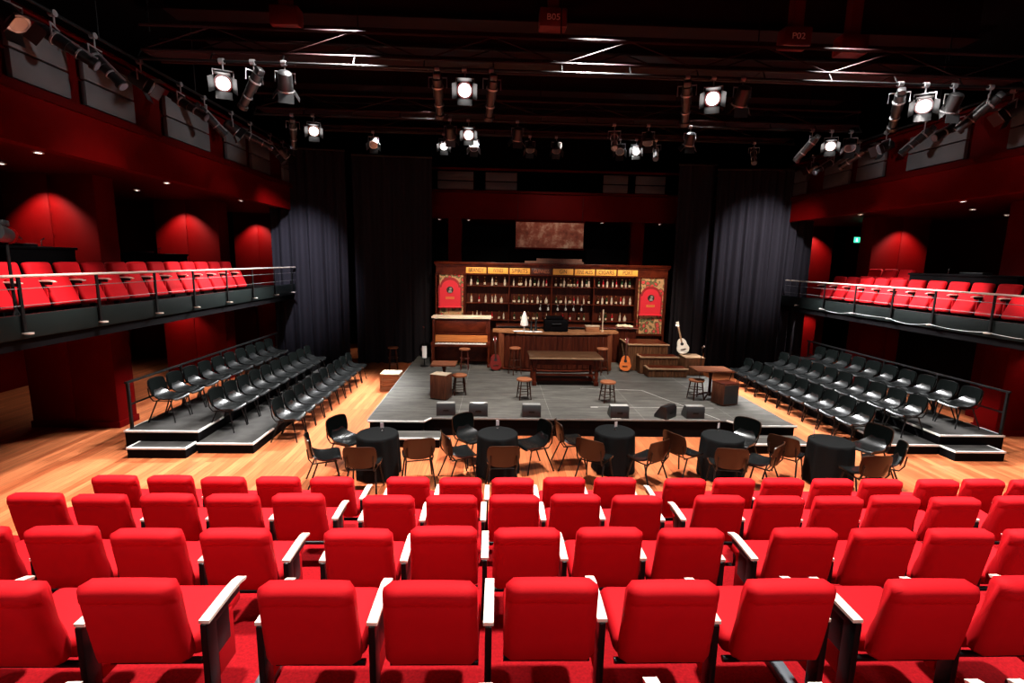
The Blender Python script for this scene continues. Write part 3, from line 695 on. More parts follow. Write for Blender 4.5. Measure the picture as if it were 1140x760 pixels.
for xc, zb, za0, za1 in ((-1.515, 1.62, 2.14, 3.08), (5.335, 1.30, 1.98, 2.90)):
    m = MB(); m.box(xc-0.465, xc+0.465, 0.0, 0.28, pz(zb), pz(3.24)); p = obj('wallpaper_panel', m, WALLP, t)
    m = MB(); m.box(xc-0.40, xc-0.40+0.05, -0.02, 0.0, pz(zb), pz(3.24)); m.box(xc+0.44, xc+0.49, -0.03, 0.0, pz(zb), pz(3.24)); m.box(xc-0.49, xc-0.44, -0.03, 0.0, pz(zb), pz(3.24)); m.box(xc-0.49, xc+0.49, -0.05, 0.0, pz(zb)-0.07, pz(zb)); 
    obj('panel_frame', m, MAHOG, t)
    m = MB(); m.prism([(xc+a, pz(b)) for a, b in archpts(0.40, za0-0.03, za1+0.04)], -0.03, 0.0); obj('arch_surround', m, mat('dark_crimson', (0.25, 0.008, 0.012), 0.5), t)
    m = MB(); m.prism([(xc+a, pz(b)) for a, b in archpts(0.345, za0, za1-0.05)], -0.05, -0.03); a = obj('arch_board', m, REDARCH, t)
    m = MB(); m.cyl((xc, -0.065, pz(za0+0.56)), (xc, -0.05, pz(za0+0.56)), 0.115, n=20); obj('dark_badge', m, SIGNT, a)
    m = MB(); m.cyl((xc+0.02, -0.072, pz(za0+0.60)), (xc+0.02, -0.065, pz(za0+0.60)), 0.042, n=14); m.prism([(xc-0.06, pz(za0+0.47)), (xc+0.07, pz(za0+0.47)), (xc+0.045, pz(za0+0.545)), (xc-0.035, pz(za0+0.555))], -0.072, -0.065); obj('badge_relief', m, GREYTOP, a)
    m = MB()
    for dx in (-0.12, -0.06, 0.0, 0.06, 0.12): m.box(xc+dx-0.02, xc+dx+0.02, -0.056, -0.05, pz(za0+0.25), pz(za0+0.33))
    obj('gold_ornament', m, GOLDT, a)
    m = MB(); m.box(xc-0.40, xc+0.40, -0.13, -0.03, pz(za0)-0.04, pz(za0)+0.0, bev=0.006); obj('ledge', m, REDARCH, t)
# back counter
t = thing('back_counter', 'panelled dark wood counter along the foot of the bottle shelves', 'counter', (2.35, 16.5, ZS))
m = MB(); m.box(-2.3, 2.45, -0.28, 0.38, 1.14, 1.20, bev=0.012); obj('counter_top', m, MAHOG, t)
m = MB(); m.box(-2.25, 2.4, -0.2, 0.37, 0, 1.14)
for k in range(24): m.box(-2.22+k*0.193, -2.22+k*0.193+0.17, -0.22, -0.2, 0.1, 1.08)
obj('panelled_front', m, MAHOGV, t)
m = MB(); m.box(-2.3, 2.45, -0.30, -0.28, 1.15, 1.185); obj('steel_lip', m, CHROME, t)

# bottles
def bottle(name, kind):
    prof = {'tall': [(0, 0), (0.036, 0), (0.038, 0.006), (0.038, 0.165), (0.033, 0.195), (0.016, 0.225), (0.014, 0.275), (0.017, 0.278), (0.017, 0.295), (0, 0.297)],
            'squat': [(0, 0), (0.052, 0), (0.056, 0.008), (0.056, 0.12), (0.045, 0.155), (0.018, 0.175), (0.016, 0.215), (0.021, 0.218), (0.021, 0.238), (0, 0.24)],
            'slim': [(0, 0), (0.026, 0), (0.029, 0.006), (0.029, 0.13), (0.024, 0.17), (0.011, 0.21), (0.010, 0.25), (0.013, 0.252), (0.013, 0.268), (0, 0.27)]}[kind]
    return prof
def make_bottle(kind, glass):
    t = thing('bottle', 'bottle', 'bottle')
    m = MB(); p = bottle('', kind); m.lathe(p, 14); b = obj('glass_body', m, glass, t, 50)
    r = p[3][0]+0.0012; m = MB(); m.lathe([(r, 0.035), (r, 0.035+0.075)], 14); obj('paper_label', m, LABELP, t, 50)
    zc = p[-1][1]; m = MB(); m.lathe([(p[-3][0]+0.002, zc-0.03), (p[-3][0]+0.002, zc+0.002), (0, zc+0.003)], 12); obj('cap', m, BRASS, t)
    return t
KIN = [('tall', BROWN_G, 'tall brown'), ('tall', GREEN_G, 'tall green'), ('tall', PALE_G, 'tall pale'), ('squat', PALE_G, 'squat pale'), ('squat', BROWN_G, 'squat brown'), ('slim', RED_G, 'slim red'), ('slim', PALE_G, 'slim pale'), ('slim', GREEN_G, 'slim green')]
PB = [(make_bottle(a, b), c) for a, b, c in KIN]
rj = random.Random(21)
shn = ('top', 'middle', 'bottom')
bayx = ((-0.94, 0.44), (0.52, 1.89), (1.97, 3.34), (3.42, 4.76)); bayn = ('BRANDY and WINES signs', 'SPIRITS and GUINNESS signs', 'GIN and FINE ALES signs', 'CIGARS and PORT signs')
for si, zz in enumerate((2.855, 2.275, 1.70)):
    for bi, (a, b) in enumerate(bayx):
        n = ((6, 9, 10, 8), (6, 8, 8, 8), (7, 6, 5, 5))[si][bi]
        for k in range(n):
            x = a+0.06+(b-a-0.12)*(k+0.5+rj.uniform(-0.28, 0.28))/n
            P, desc = PB[rj.choice((0, 0, 1, 2, 3, 4, 5, 6, 6, 7) if bi in (1, 2) else (2, 3, 6, 0, 5, 3, 2, 1))]
            b_ = dup(P, (x, PY+0.14+rj.uniform(-0.03, 0.04), zz), rj.uniform(0, 6), '%s bottle, %s along the %s shelf under the %s' % (desc, ORD[k], shn[si], bayn[bi]), 'bottles on the pub shelves')
for P, d in PB: kill(P)
# hanging wine glasses over the counter
for k in range(6):
    t = thing('wine_glass', 'upturned wine glass hanging under the middle shelf, %s from the piano side' % ORD[k], 'wine glass', (1.55+0.27*k+(0.06 if k > 1 else 0), 16.86, 2.06), group='hanging wine glasses')
    m = MB(); m.lathe([(0.036, 0.185), (0.036, 0.19), (0.004, 0.18), (0.004, 0.105), (0.03, 0.085), (0.040, 0.05), (0.034, 0.0), (0.031, 0.0), (0.037, 0.05), (0.0, 0.095)], 14); obj('glass_bowl', m, CLEAR, t, 60)
# small goods on the back counter
t = thing('folded_towel', 'pale crumpled towel on the back counter below the PORT sign', 'towel', (4.35, 16.42, ZS+1.2))
m = MB(); m.shell(lambda u, v: ((0.27*u, 0.13*v, 0.03+0.035*(1-u*u)*(1-v*v)+0.012*math.sin(9*u+2*v)+0.01*math.cos(7*v-3*u)), (0, 0, 1)), 16, 10, 0.028); obj('cloth', m, mat('cream_towel', (0.72, 0.66, 0.50), 0.9), t, 70)
# pale boards on top of the pub set
t = thing('timber_board', 'pale boards lying along the top of the pub wall', 'boards', (2.0, 17.1, 3.645))
m = MB(); m.box(-1.0, 1.0, -0.08, 0.12, 0, 0.07, bev=0.005); m.box(-0.6, 0.95, -0.05, 0.1, 0.071, 0.16, bev=0.005); obj('plank_pair', m, mat('weathered_board', (0.20, 0.10, 0.075), 0.7, noise=0.2), t)

# ------------------------------------------------------------------ bar
t = thing('pub_bar', 'curved dark wood bar counter with a worn orange-brown top', 'bar', (1.88, 15.0, ZS))
def arc(w, d, yb, n=20):
    return [(-w, yb)] + [(-w+2*w*i/n, -d*(1-((-1+2*i/n)**2))) for i in range(n+1)] + [(w, yb)]
m = MB(); m.prism(arc(1.93, 0.42, 0.42), 1.155, 1.215, plane='XY'); obj('bar_top', m, BARTOP, t)
m = MB(); m.prism(arc(1.72, 0.38, 0.30), 0.0, 1.155, plane='XY'); bf = obj('bar_body', m, MAHOGV, t)
m = MB(); n = 22
for i in range(n):
    u = -1+2*(i+0.5)/n; x = 1.72*u; y = -0.38*(1-u*u); a = math.atan2(2*0.38*u, 1.72)
    m.box(-0.062, 0.062, -0.022, 0.0, 0.10, 1.08, bev=0.008, seg=1, M=T(x, y, 0, rz=a))
obj('front_panelling', m, MAHOGV, t)
POSTW = wood('reddish_post', (0.075, 0.018, 0.007), (0.14, 0.038, 0.015), 0.4, (14, 14, 1.2))
for x in (-1.66, 1.66):
    m = MB(); m.box(x-0.08, x+0.08, -0.09, 0.10, 0, 1.155, bev=0.012); obj('corner_post', m, POSTW, t)
m = MB(); pts = [(-1.75+3.5*i/20, -0.40*(1-(-1+2*i/20)**2)-0.02, 0.05) for i in range(21)]; m.tube(pts, 0.03, 8); obj('plinth_rail', m, MAHOG, t)
BT = ZS+1.215
def on_bar(x, y): return (x, y, BT)
t = thing('beer_pump', 'beer pump under a white draped napkin on the bar', 'beer pump', on_bar(0.90, 14.93))
m = MB(); m.lathe([(0, 0), (0.06, 0), (0.06, 0.02), (0.025, 0.04), (0.022, 0.20), (0.03, 0.22), (0, 0.26)], 14); obj('pump_column', m, CHROME, t)
m = MB(); m.lathe([(0.005, 0.60), (0.03, 0.57), (0.07, 0.46), (0.095, 0.34), (0.125, 0.20), (0.115, 0.16), (0.085, 0.30), (0.05, 0.45), (0.0, 0.55)], 11); obj('napkin', m, NAPKIN, t, 30)
for k, (x, h) in enumerate(((1.12, 0.46), (1.26, 0.56))):
    t = thing('beer_pump', 'black beer pump on the bar, ' + ('beside the napkin-draped pump' if k == 0 else 'beside the black case'), 'beer pump', on_bar(x, 15.0))
    m = MB(); m.lathe([(0, 0), (0.055, 0), (0.055, 0.02), (0.03, 0.05), (0.03, h*0.6), (0.04, h*0.62), (0, h*0.66)], 12); obj('pump_column', m, LAMPBLK, t)
    m = MB(); m.lathe([(0.012, h*0.66), (0.022, h*0.75), (0.016, h*0.9), (0.022, h*0.97), (0, h)], 10); obj('handle', m, DARKW, t)
for k, (x, y, r) in enumerate(((0.72, 14.83, 0.15), (1.05, 14.76, -0.1), (1.28, 14.74, 0.2))):
    t = thing('paper_sheet', 'white paper sheets on the bar, ' + ('before the draped pump', 'between the draped pump and the black case', 'just before the black case')[k], 'paper', on_bar(x, y), r)
    m = MB(); m.box(-0.15, 0.15, -0.10, 0.10, 0.0, 0.003); m.box(-0.14, 0.16, -0.09, 0.105, 0.0035, 0.007, M=T(rz=0.1)); obj('sheets', m, PAPER, t)
t = thing('equipment_case', 'bulky black equipment case standing on the bar', 'case', on_bar(1.86, 14.95))
m = MB(); m.box(-0.36, 0.36, -0.2, 0.2, 0, 0.36, bev=0.04, seg=3); m.box(-0.30, 0.22, -0.16, 0.16, 0.36, 0.46, bev=0.03); obj('case_body', m, BLACK, t)
m = MB(); m.tube([(-0.14, -0.205, 0.25), (-0.12, -0.24, 0.25), (0.12, -0.24, 0.25), (0.14, -0.205, 0.25)], 0.012); obj('handle', m, LAMPBLK, t)
t = thing('wooden_box', 'small orange-brown wooden box with a pale lid on the bar', 'box', on_bar(3.0, 15.05))
m = MB(); m.box(-0.21, 0.21, -0.1, 0.1, 0, 0.15, bev=0.02); obj('box_body', m, CRATEW, t)
m = MB(); m.box(-0.22, 0.22, -0.11, 0.11, 0.15, 0.18, bev=0.006); obj('lid', m, CREAM, t)
t = thing('wooden_bat', 'slim pale wooden stick standing upright on the bar beside the wooden box', 'stick', on_bar(3.32, 15.05))
m = MB(); m.lathe([(0, 0), (0.04, 0), (0.04, 0.03), (0.018, 0.04), (0.018, 0.5), (0.026, 0.55), (0.024, 0.66), (0, 0.68)], 12); obj('shaft', m, CREAM, t)

# ------------------------------------------------------------------ piano
t = thing('upright_piano', 'dark mahogany upright piano with open keyboard and pale dust sheet on top', 'piano', (-1.04, 15.55, ZS))
W = 0.87
m = MB(); m.box(-W, W, 0.0, 0.50, 0.12, 1.46, bev=0.01); m.box(-W, -W+0.06, -0.33, 0.5, 0, 1.46, bev=0.01); m.box(W-0.06, W, -0.33, 0.5, 0, 1.46, bev=0.01) if False else None
for s in (-1, 1):
    m.box(s*W-0.035, s*W+0.035, -0.02, 0.5, 0, 1.48, bev=0.008); m.box(s*W-0.045, s*W+0.045, -0.36, 0.0, 0.64, 0.80, bev=0.01); m.box(s*W-0.04, s*W+0.04, -0.38, 0.1, 0.0, 0.07, bev=0.01)
    m.lathe([(0.05, 0.07), (0.035, 0.10), (0.05, 0.22), (0.035, 0.40), (0.05, 0.56), (0.045, 0.64)], 12, c=(s*W, -0.30, 0))
obj('case', m, MAHOG, t)
m = MB(); m.box(-W-0.05, W+0.05, -0.04, 0.52, 1.48, 1.52, bev=0.012); obj('lid', m, MAHOG, t)
m = MB(); m.box(-W-0.06, W+0.06, -0.06, 0.53, 1.521, 1.545, bev=0.01); m.box(-W-0.06, W+0.06, -0.068, -0.06, 1.49, 1.54); obj('dust_sheet', m, mat('cream_sheet', (0.75, 0.62, 0.50), 0.8), t)
m = MB(); m.box(-W+0.03, W-0.03, -0.36, 0.02, 0.64, 0.72, bev=0.008); obj('key_bed', m, MAHOG, t)
m = MB()
for i in range(46): m.box(-W+0.08+i*0.0343, -W+0.08+i*0.0343+0.0325, -0.34, -0.18, 0.72, 0.745)
k = obj('white_keys', m, IVORY, t)
m = MB()
for i in range(45):
    if i % 7 in (0, 1, 3, 4, 5): m.box(-W+0.104+i*0.0343, -W+0.104+i*0.0343+0.018, -0.27, -0.18, 0.745, 0.758)
obj('black_keys', m, LAMPBLK, t)
m = MB(); m.box(-W+0.05, W-0.05, -0.09, -0.06, 0.755, 0.97); obj('fallboard', m, ORANGEW, t)
m = MB(); m.box(-W+0.04, W-0.04, -0.06, -0.0, 0.985, 1.01); m.box(-W+0.10, W-0.10, -0.02, 0.0, 1.06, 1.40, bev=0.005); obj('music_shelf', m, MAHOG, t)
m = MB(); m.box(-0.08, 0.08, -0.12, 0.02, 0.05, 0.07); m.box(-0.14, -0.10, -0.14, 0.02, 0.05, 0.07); m.box(0.10, 0.14, -0.14, 0.02, 0.05, 0.07); obj('pedal', m, BRASS, t)

# ------------------------------------------------------------------ stools, tables
def stool(h, r, seatm, legm, name='stool', cat='stool', splay=0.05):
    t = thing(name, name, cat)
    m = MB(); m.lathe([(0, h-0.045), (r*0.92, h-0.045), (r, h-0.035), (r, h-0.012), (r*0.93, h), (r*0.8, h-0.004), (0, h-0.006)], 24); obj('seat', m, seatm, t, 50)
    for a in (PI/4, 3*PI/4, 5*PI/4, 7*PI/4):
        c, s = math.cos(a), math.sin(a); r0, r1 = r*0.72, r*0.80+splay
        m = MB(); m.cyl((r1*c, r1*s, 0), ((r0+r1)/2*c, (r0+r1)/2*s, h*0.5), 0.013, 0.017, n=8); m.cyl(((r0+r1)/2*c, (r0+r1)/2*s, h*0.5), (r0*c, r0*s, h-0.04), 0.017, 0.014, n=8); obj('leg', m, legm, t)
    for f in (0.28, 0.55):
        rr = r*0.72+(r*0.08+splay)*(1-f); z = h*f; m = MB()
        q = [(rr*math.cos(a), rr*math.sin(a), z) for a in (PI/4, 3*PI/4, 5*PI/4, 7*PI/4, 9*PI/4)]
        if f < 0.5:
            for p, p2 in zip(q, q[1:]): m.cyl(p, p2, 0.009, n=6)
        else: m.tube([(rr*0.98*math.cos(2*PI*k/24), rr*0.98*math.sin(2*PI*k/24), z) for k in range(25)], 0.010, 6)
        obj('stretcher', m, legm, t)
    return t
P = stool(0.50, 0.19, STOOLW, DARKW)
for x, y, lab in ((0.74, 11.70, 'low round stool at centre stage, the one before the long table on its piano side'), (2.74, 11.52, 'low round stool on the open deck, on the steps side of the long table'), (-0.85, 12.05, 'low round stool beside the piano-side pub table'), (5.02, 11.83, 'low round stool beside the steps-side pub table')):
    dup(P, (x, y, ZS), 0.2, lab, 'low stools on the stage')
kill(P)
P = stool(0.66, 0.17, STOOLW, mat('dark_red_wood', (0.09, 0.016, 0.010), 0.35), 'piano_stool', 'stool', 0.02); P.location = (-0.89, 14.85, ZS); P['label'] = 'tall round red-brown stool standing before the piano keyboard'
P = stool(0.80, 0.17, STOOLW, DARKW, 'bar_stool', 'bar stool', 0.06)
for x, y, lab in ((0.62, 14.35, 'tall bar stool at the piano end of the bar'), (3.22, 14.45, 'tall bar stool at the steps end of the bar')): dup(P, (x, y, ZS), 0.5, lab, 'bar stools at the bar')
dup(P, (-3.36, 16.4, 0), 0.3, 'dark tall stool on the floor before the black curtain', None)
kill(P)
t = thing('instrument_case', 'black instrument case on the stage corner before the curtain, behind the piano side', 'case', (-2.28, 17.0, 0.401), 0.05)
m = MB(); m.box(-0.28, 0.26, -0.2, 0.2, 0.0, 0.42, bev=0.06, seg=3); obj('case_shell', m, BLACK, t)
m = MB(); m.tube([(-0.15, -0.20, 0.28), (-0.13, -0.24, 0.29), (0.05, -0.24, 0.29), (0.07, -0.20, 0.28)], 0.012); obj('handle', m, LAMPBLK, t)
m = MB(); m.box(-0.22, -0.17, -0.21, -0.19, 0.22, 0.30); m.box(0.14, 0.19, -0.21, -0.19, 0.22, 0.30); obj('latch', m, CHROME, t)

def pub_table(x, y, w, d, h, rz, lab):
    t = thing('pub_table', lab, 'table', (x, y, ZS), rz)
    m = MB(); m.box(-w, w, -d, d, h-0.04, h, bev=0.01); obj('table_top', m, wood('table_top_wood', (0.10, 0.030, 0.015), (0.19, 0.07, 0.035), 0.35), t)
    m = MB(); m.lathe([(0.05, 0.06), (0.055, 0.12), (0.035, 0.16), (0.035, h-0.2), (0.055, h-0.1), (0.07, h-0.04)], 14); obj('pedestal', m, DARKW, t)
    for k in range(4):
        a = PI/4+k*PI/2; m = MB(); m.tube([(0.03*math.cos(a), 0.03*math.sin(a), 0.13), (0.15*math.cos(a), 0.15*math.sin(a), 0.10), (0.30*math.cos(a), 0.30*math.sin(a), 0.022)], 0.022, 8); obj('foot', m, DARKW, t)
    return t
pub_table(-1.24, 12.15, 0.31, 0.28, 0.77, 0.0, 'square pub table with pedestal base on the piano side of the stage')
pub_table(5.42, 11.95, 0.46, 0.30, 0.75, 0.0, 'pub table with pedestal base on the steps side of the stage')

t = thing('long_table', 'long dark wooden tavern table in front of the bar', 'table', (1.93, 13.4, ZS))
m = MB(); m.box(-0.99, 0.99, -0.50, 0.50, 0.74, 0.79, bev=0.012); obj('table_top', m, wood('long_table_top', (0.030, 0.013, 0.006), (0.075, 0.035, 0.018), 0.35, (2, 14, 4)), t)
m = MB(); m.box(-0.99, 0.99, -0.512, -0.50, 0.75, 0.785); obj('top_edge', m, STEPE, t)
m = MB(); m.box(-0.88, 0.88, -0.42, -0.38, 0.58, 0.74); m.box(-0.88, 0.88, 0.38, 0.42, 0.58, 0.74); m.box(-0.90, -0.86, -0.4, 0.4, 0.58, 0.74); m.box(0.86, 0.90, -0.4, 0.4, 0.58, 0.74); obj('apron', m, MAHOG, t)
for sx in (-1, 1):
    for sy in (-1, 1):
        m = MB(); m.box(sx*0.84-0.06, sx*0.84+0.06, sy*0.38-0.06, sy*0.38+0.06, 0.44, 0.74, bev=0.01); m.lathe([(0.045, 0.12), (0.06, 0.18), (0.04, 0.22), (0.058, 0.34), (0.045, 0.40), (0.058, 0.44)], 14, c=(sx*0.84, sy*0.38, 0)); m.box(sx*0.84-0.06, sx*0.84+0.06, sy*0.38-0.06, sy*0.38+0.06, 0, 0.13, bev=0.01); obj('leg', m, MAHOG, t)
m = MB(); m.box(-0.84, -0.80, -0.38, 0.38, 0.05, 0.11); m.box(0.80, 0.84, -0.38, 0.38, 0.05, 0.11); m.box(-0.82, 0.82, -0.05, 0.05, 0.05, 0.11); m.box(-0.84, 0.84, -0.40, -0.36, 0.28, 0.33); obj('stretcher', m, MAHOG, t)

# wooden cabinets beside the pub tables
def cab(name, x, y, w, d, h, rz, lab, topm, grille, cat='box'):
    t = thing(name, lab, cat, (x, y, ZS), rz)
    m = MB(); m.box(-w, w, -d, d, 0.02, h, bev=0.012); obj('cabinet', m, wood(name+'_wood_'+str(round(x)), (0.085, 0.028, 0.016), (0.16, 0.055, 0.028), 0.45, (14, 14, 1.5)), t)
    m = MB(); m.box(-w, w, -d, d, h, h+0.012, bev=0.004); obj('top_panel', m, topm, t)
    if grille:
        m = MB(); m.box(-w+0.03, w-0.03, -d-0.008, -d, 0.05, h-0.03); obj('grille', m, GRILLE, t)
    for sx in (-1, 1):
        m = MB(); m.cyl((sx*(w-0.04), 0, 0), (sx*(w-0.04), 0, 0.02), 0.025, n=10); obj('foot', m, BLKMET, t)
cab('wooden_cabinet', -1.26, 11.66, 0.21, 0.17, 0.60, -0.35, 'red-brown wooden cabinet with cream top beside the piano-side pub table', CREAM, False)
cab('speaker_cabinet', 5.56, 11.42, 0.23, 0.20, 0.53, 0.30, 'wooden speaker cabinet with black grille beside the steps-side pub table', MAHOG, True, 'speaker')

# steps
t = thing('stage_steps', 'three-tier brown wooden steps leading up before the floral panel', 'steps', (4.85, 15.1, ZS))
def tier(x0, x1, y0, y1, h):
    m = MB(); m.box(x0, x1, y0+0.02, y1, 0, h-0.035); n = int((x1-x0)/0.09)
    for i in range(n): m.box(x0+(x1-x0)*i/n+0.006, x0+(x1-x0)*(i+1)/n-0.006, y0, y0+0.02, 0.02, h-0.035)
    nn = int((y1-y0)/0.09)
    for i in range(nn): m.box(x0-0.015, x0, y0+(y1-y0)*i/nn+0.006, y0+(y1-y0)*(i+1)/nn-0.006, 0.02, h-0.035)
    b = obj('step_box', m, STEPW, t)
    m = MB(); m.box(x0-0.01, x1+0.01, y0+0.03, y1, h-0.035, h); obj('tread', m, MAHOG, t)
    m = MB(); m.box(x0-0.03, x1+0.03, y0-0.03, y0+0.03, h-0.04, h+0.004, bev=0.006); m.box(x0-0.03, x0+0.03, y0+0.03, y1, h-0.04, h+0.004, bev=0.006); obj('nosing', m, STEPE, t)
tier(-0.30, 0.84, -0.98, -0.52, 0.27)
tier(-0.42, 0.72, -0.52, -0.08, 0.53)
tier(-0.70, 0.55, -0.08, 1.0, 0.84)
m = MB(); m.box(-0.735, -0.715, 0.0, 0.06, 0.0, 0.8); m.prism([(-0.05, 0.04), (0.0, 0.04), (0.62, 0.74), (0.57, 0.74)], -0.735, -0.715, plane='YZ'); obj('side_brace', m, STEPE, t)
t = thing('plywood_box', 'low brown plywood box on the stage beside the wooden steps', 'box', (6.03, 14.75, ZS), 0.0)
m = MB(); m.box(-0.27, 0.30, -0.30, 0.35, 0, 0.52, bev=0.008); obj('box_body', m, STEPW, t)
m = MB(); m.box(-0.28, 0.31, -0.31, 0.36, 0.521, 0.545, bev=0.006); obj('lid', m, STEPE, t)
# crate on floor
t = thing('wooden_crate', 'wooden crate with cream lid on the floor against the stage edge', 'crate', (-2.92, 13.95, 0))
m = MB()
for k in range(4): m.box(-0.26, 0.26, -0.25, 0.25, 0.01+k*0.118, 0.01+k*0.118+0.112, bev=0.006)
for sx in (-1, 1): m.box(sx*0.24-0.03, sx*0.24+0.03, -0.262, -0.25, 0, 0.48)
obj('crate_slats', m, CRATEW, t)
m = MB(); m.box(-0.27, 0.27, -0.265, 0.26, 0.482, 0.51, bev=0.006); obj('lid', m, CREAM, t)

# guitars
def guitar(loc, rot, top, side, lab, sc=1.0, stand=True):
    t = thing('guitar', lab, 'guitar', loc); t.rotation_euler = rot; t.scale = (sc, sc, sc)
    pts = []
    for i in range(40):
        a = 2*PI*i/40; s, c = math.sin(a), math.cos(a)
        z = 0.245+0.245*s
        wv = abs(c)**0.75*(1 if c >= 0 else -1)
        k = 0.195 if s < 0 else 0.195-0.055*min(1, s*1.2)
        waist = 1-0.20*math.exp(-((z-0.285)/0.075)**2)
        pts.append((k*wv*waist, z))
    m = MB(); m.prism(pts, 0.0, 0.10); obj('body', m, side, t, 50)
    m = MB(); m.prism([(a*0.97, 0.245+(b-0.245)*0.97) for a, b in pts], -0.004, 0.0); tp = obj('top_plate', m, top, t, 50)
    m = MB(); m.cyl((0, -0.006, 0.31), (0, -0.004, 0.31), 0.05, n=18); obj('sound_hole', m, LAMPBLK, tp)
    m = MB(); m.box(-0.08, 0.08, -0.016, -0.004, 0.13, 0.16, bev=0.003); obj('bridge', m, DARKW, tp)
    m = MB(); m.box(-0.026, 0.026, -0.018, 0.02, 0.47, 0.86, bev=0.006); m.box(-0.026, 0.026, -0.018, -0.004, 0.36, 0.47); obj('neck', m, DARKW if side is not IVORYG else STEPE, t)
    m = MB(); m.prism([(-0.028, 0.86), (0.028, 0.86), (0.042, 1.02), (-0.042, 1.02)], -0.012, 0.008); h = obj('headstock', m, side, t)
    m = MB()
    for sx in (-1, 1):
        for z in (0.89, 0.93, 0.97): m.cyl((sx*0.034, 0, z), (sx*0.062, 0, z), 0.008, n=8)
    obj('tuning_pegs', m, CHROME, h)
    if stand:
        m = MB()
        for sx in (-1, 1): m.tube([(sx*0.10, -0.06, -0.01), (sx*0.10, 0.14, -0.01), (0, 0.20, 0.35), ], 0.009, 6); m.tube([(sx*0.10, -0.06, 0.03), (sx*0.10, -0.06, -0.01)], 0.009, 6)
        obj('cradle', m, BLKMET, t)
    return t
guitar((4.02, 14.80, ZS+0.03), (math.radians(-9), 0, -0.35), SPRUCE, CHERRY, 'orange acoustic guitar standing at the steps end of the bar')
guitar((0.06, 14.72, ZS+0.03), (math.radians(-9), 0, 0.25), CHERRY, CHERRY, 'dark red guitar standing between the piano and the bar')
guitar((5.72, 15.25, ZS+0.546), (math.radians(-14), math.radians(-14), -0.2), IVORYG, IVORYG, 'cream guitar propped on the plywood box beside the steps', 1.0, False).location = (5.88, 14.93, ZS+0.57)

# microphone stands
def mic(x, y, z, h, lab, pad=False):
    t = thing('microphone_stand', lab, 'microphone stand', (x, y, z))
    m = MB(); m.cyl((0, 0, 0.02), (0, 0, h), 0.011, n=8); obj('pole', m, BLKMET, t)
    m = MB(); m.lathe([(0, 0), (0.13, 0), (0.13, 0.015), (0.03, 0.03), (0, 0.03)], 18); obj('base', m, BLKMET, t)
    m = MB(); m.cyl((0, 0.02, h), (0, -0.13, h+0.05), 0.015, 0.018, n=10); m.lathe([(0, -0.03), (0.028, -0.015), (0.028, 0.015), (0, 0.03)], 12, M=T(0, -0.14, h+0.055)); obj('microphone', m, CHROME, t)
    if pad:
        m = MB(); m.shell(lambda u, v: ((0.07*u, -0.03+0.03*u*u, 0.45+0.19*v), (0, -1, 0)), 8, 6, 0.02); obj('white_towel', m, PAPER, t)
mic(-2.17, 15.3, ZS, 1.2, 'microphone stand with a white cloth beside the piano', True)
mic(5.98, 13.9, ZS, 0.95, 'slim microphone stand behind the steps-side pub table')

# stage monitors along the front edge
def wedge(x, y, rz, lab, topm, rounded=False):
    t = thing('stage_monitor', lab, 'speaker', (x, y, ZS), rz)
    w = 0.20; prof = [(-0.13, 0.0), (0.17, 0.0), (0.17, 0.06), (0.03, 0.26), (-0.10, 0.26), (-0.13, 0.22)]
    m = MB(); m.prism(prof, -w, w, plane='YZ'); obj('cabinet', m, LAMPBLK, t)
    m = MB(); a = math.atan2(0.20, -0.14)
    if rounded: m.prism([(0.16*math.cos(b), 0.10*math.sin(b)) for b in [PI+PI*i/16 for i in range(17)]], 0.0, 0.012, plane='XY', M=T(0, 0.03, 0.262)); m.box(-0.19, 0.19, 0.0, 0.03, 0.26, 0.27)
    else: m.box(-w+0.012, w-0.012, -0.10, 0.03, 0.26, 0.272, bev=0.004)
    obj('top_panel', m, topm, t)  # grey and pale tops paint the light falling on black cabinets
    m = MB(); m.box(-w+0.02, w-0.02, -0.115, 0.115, -0.004, 0.006, M=T(0, 0.10, 0.16, rx=-0.96)); obj('grille', m, GRILLE, t)
    m = MB(); m.box(-0.06, 0.06, -0.136, -0.128, 0.10, 0.14); obj('handle', m, BLKMET, t)
wedge(-1.02, 10.42, 0.05, 'stage monitor at the stage edge on the piano side, below the wooden cabinet', GREYTOP)
wedge(-0.32, 10.38, 0.0, 'stage monitor with a rounded white top at the stage edge', mat('white_monitor_top', (0.62, 0.62, 0.60), 0.5), True)
wedge(0.82, 10.36, 0.0, 'stage monitor with top coloured as lit at the stage edge behind the second cafe table', GREYTOP)
wedge(2.72, 10.34, 0.0, 'stage monitor with top coloured as lit at the stage edge behind the third cafe table', mat('lit_monitor_top', (0.45, 0.45, 0.43), 0.5))
wedge(3.78, 10.36, 0.7, 'black stage monitor turned askew at the stage edge', LAMPBLK)
wedge(4.38, 10.36, 0.0, 'stage monitor with top coloured as lit at the stage edge behind the fourth cafe table', GREYTOP)

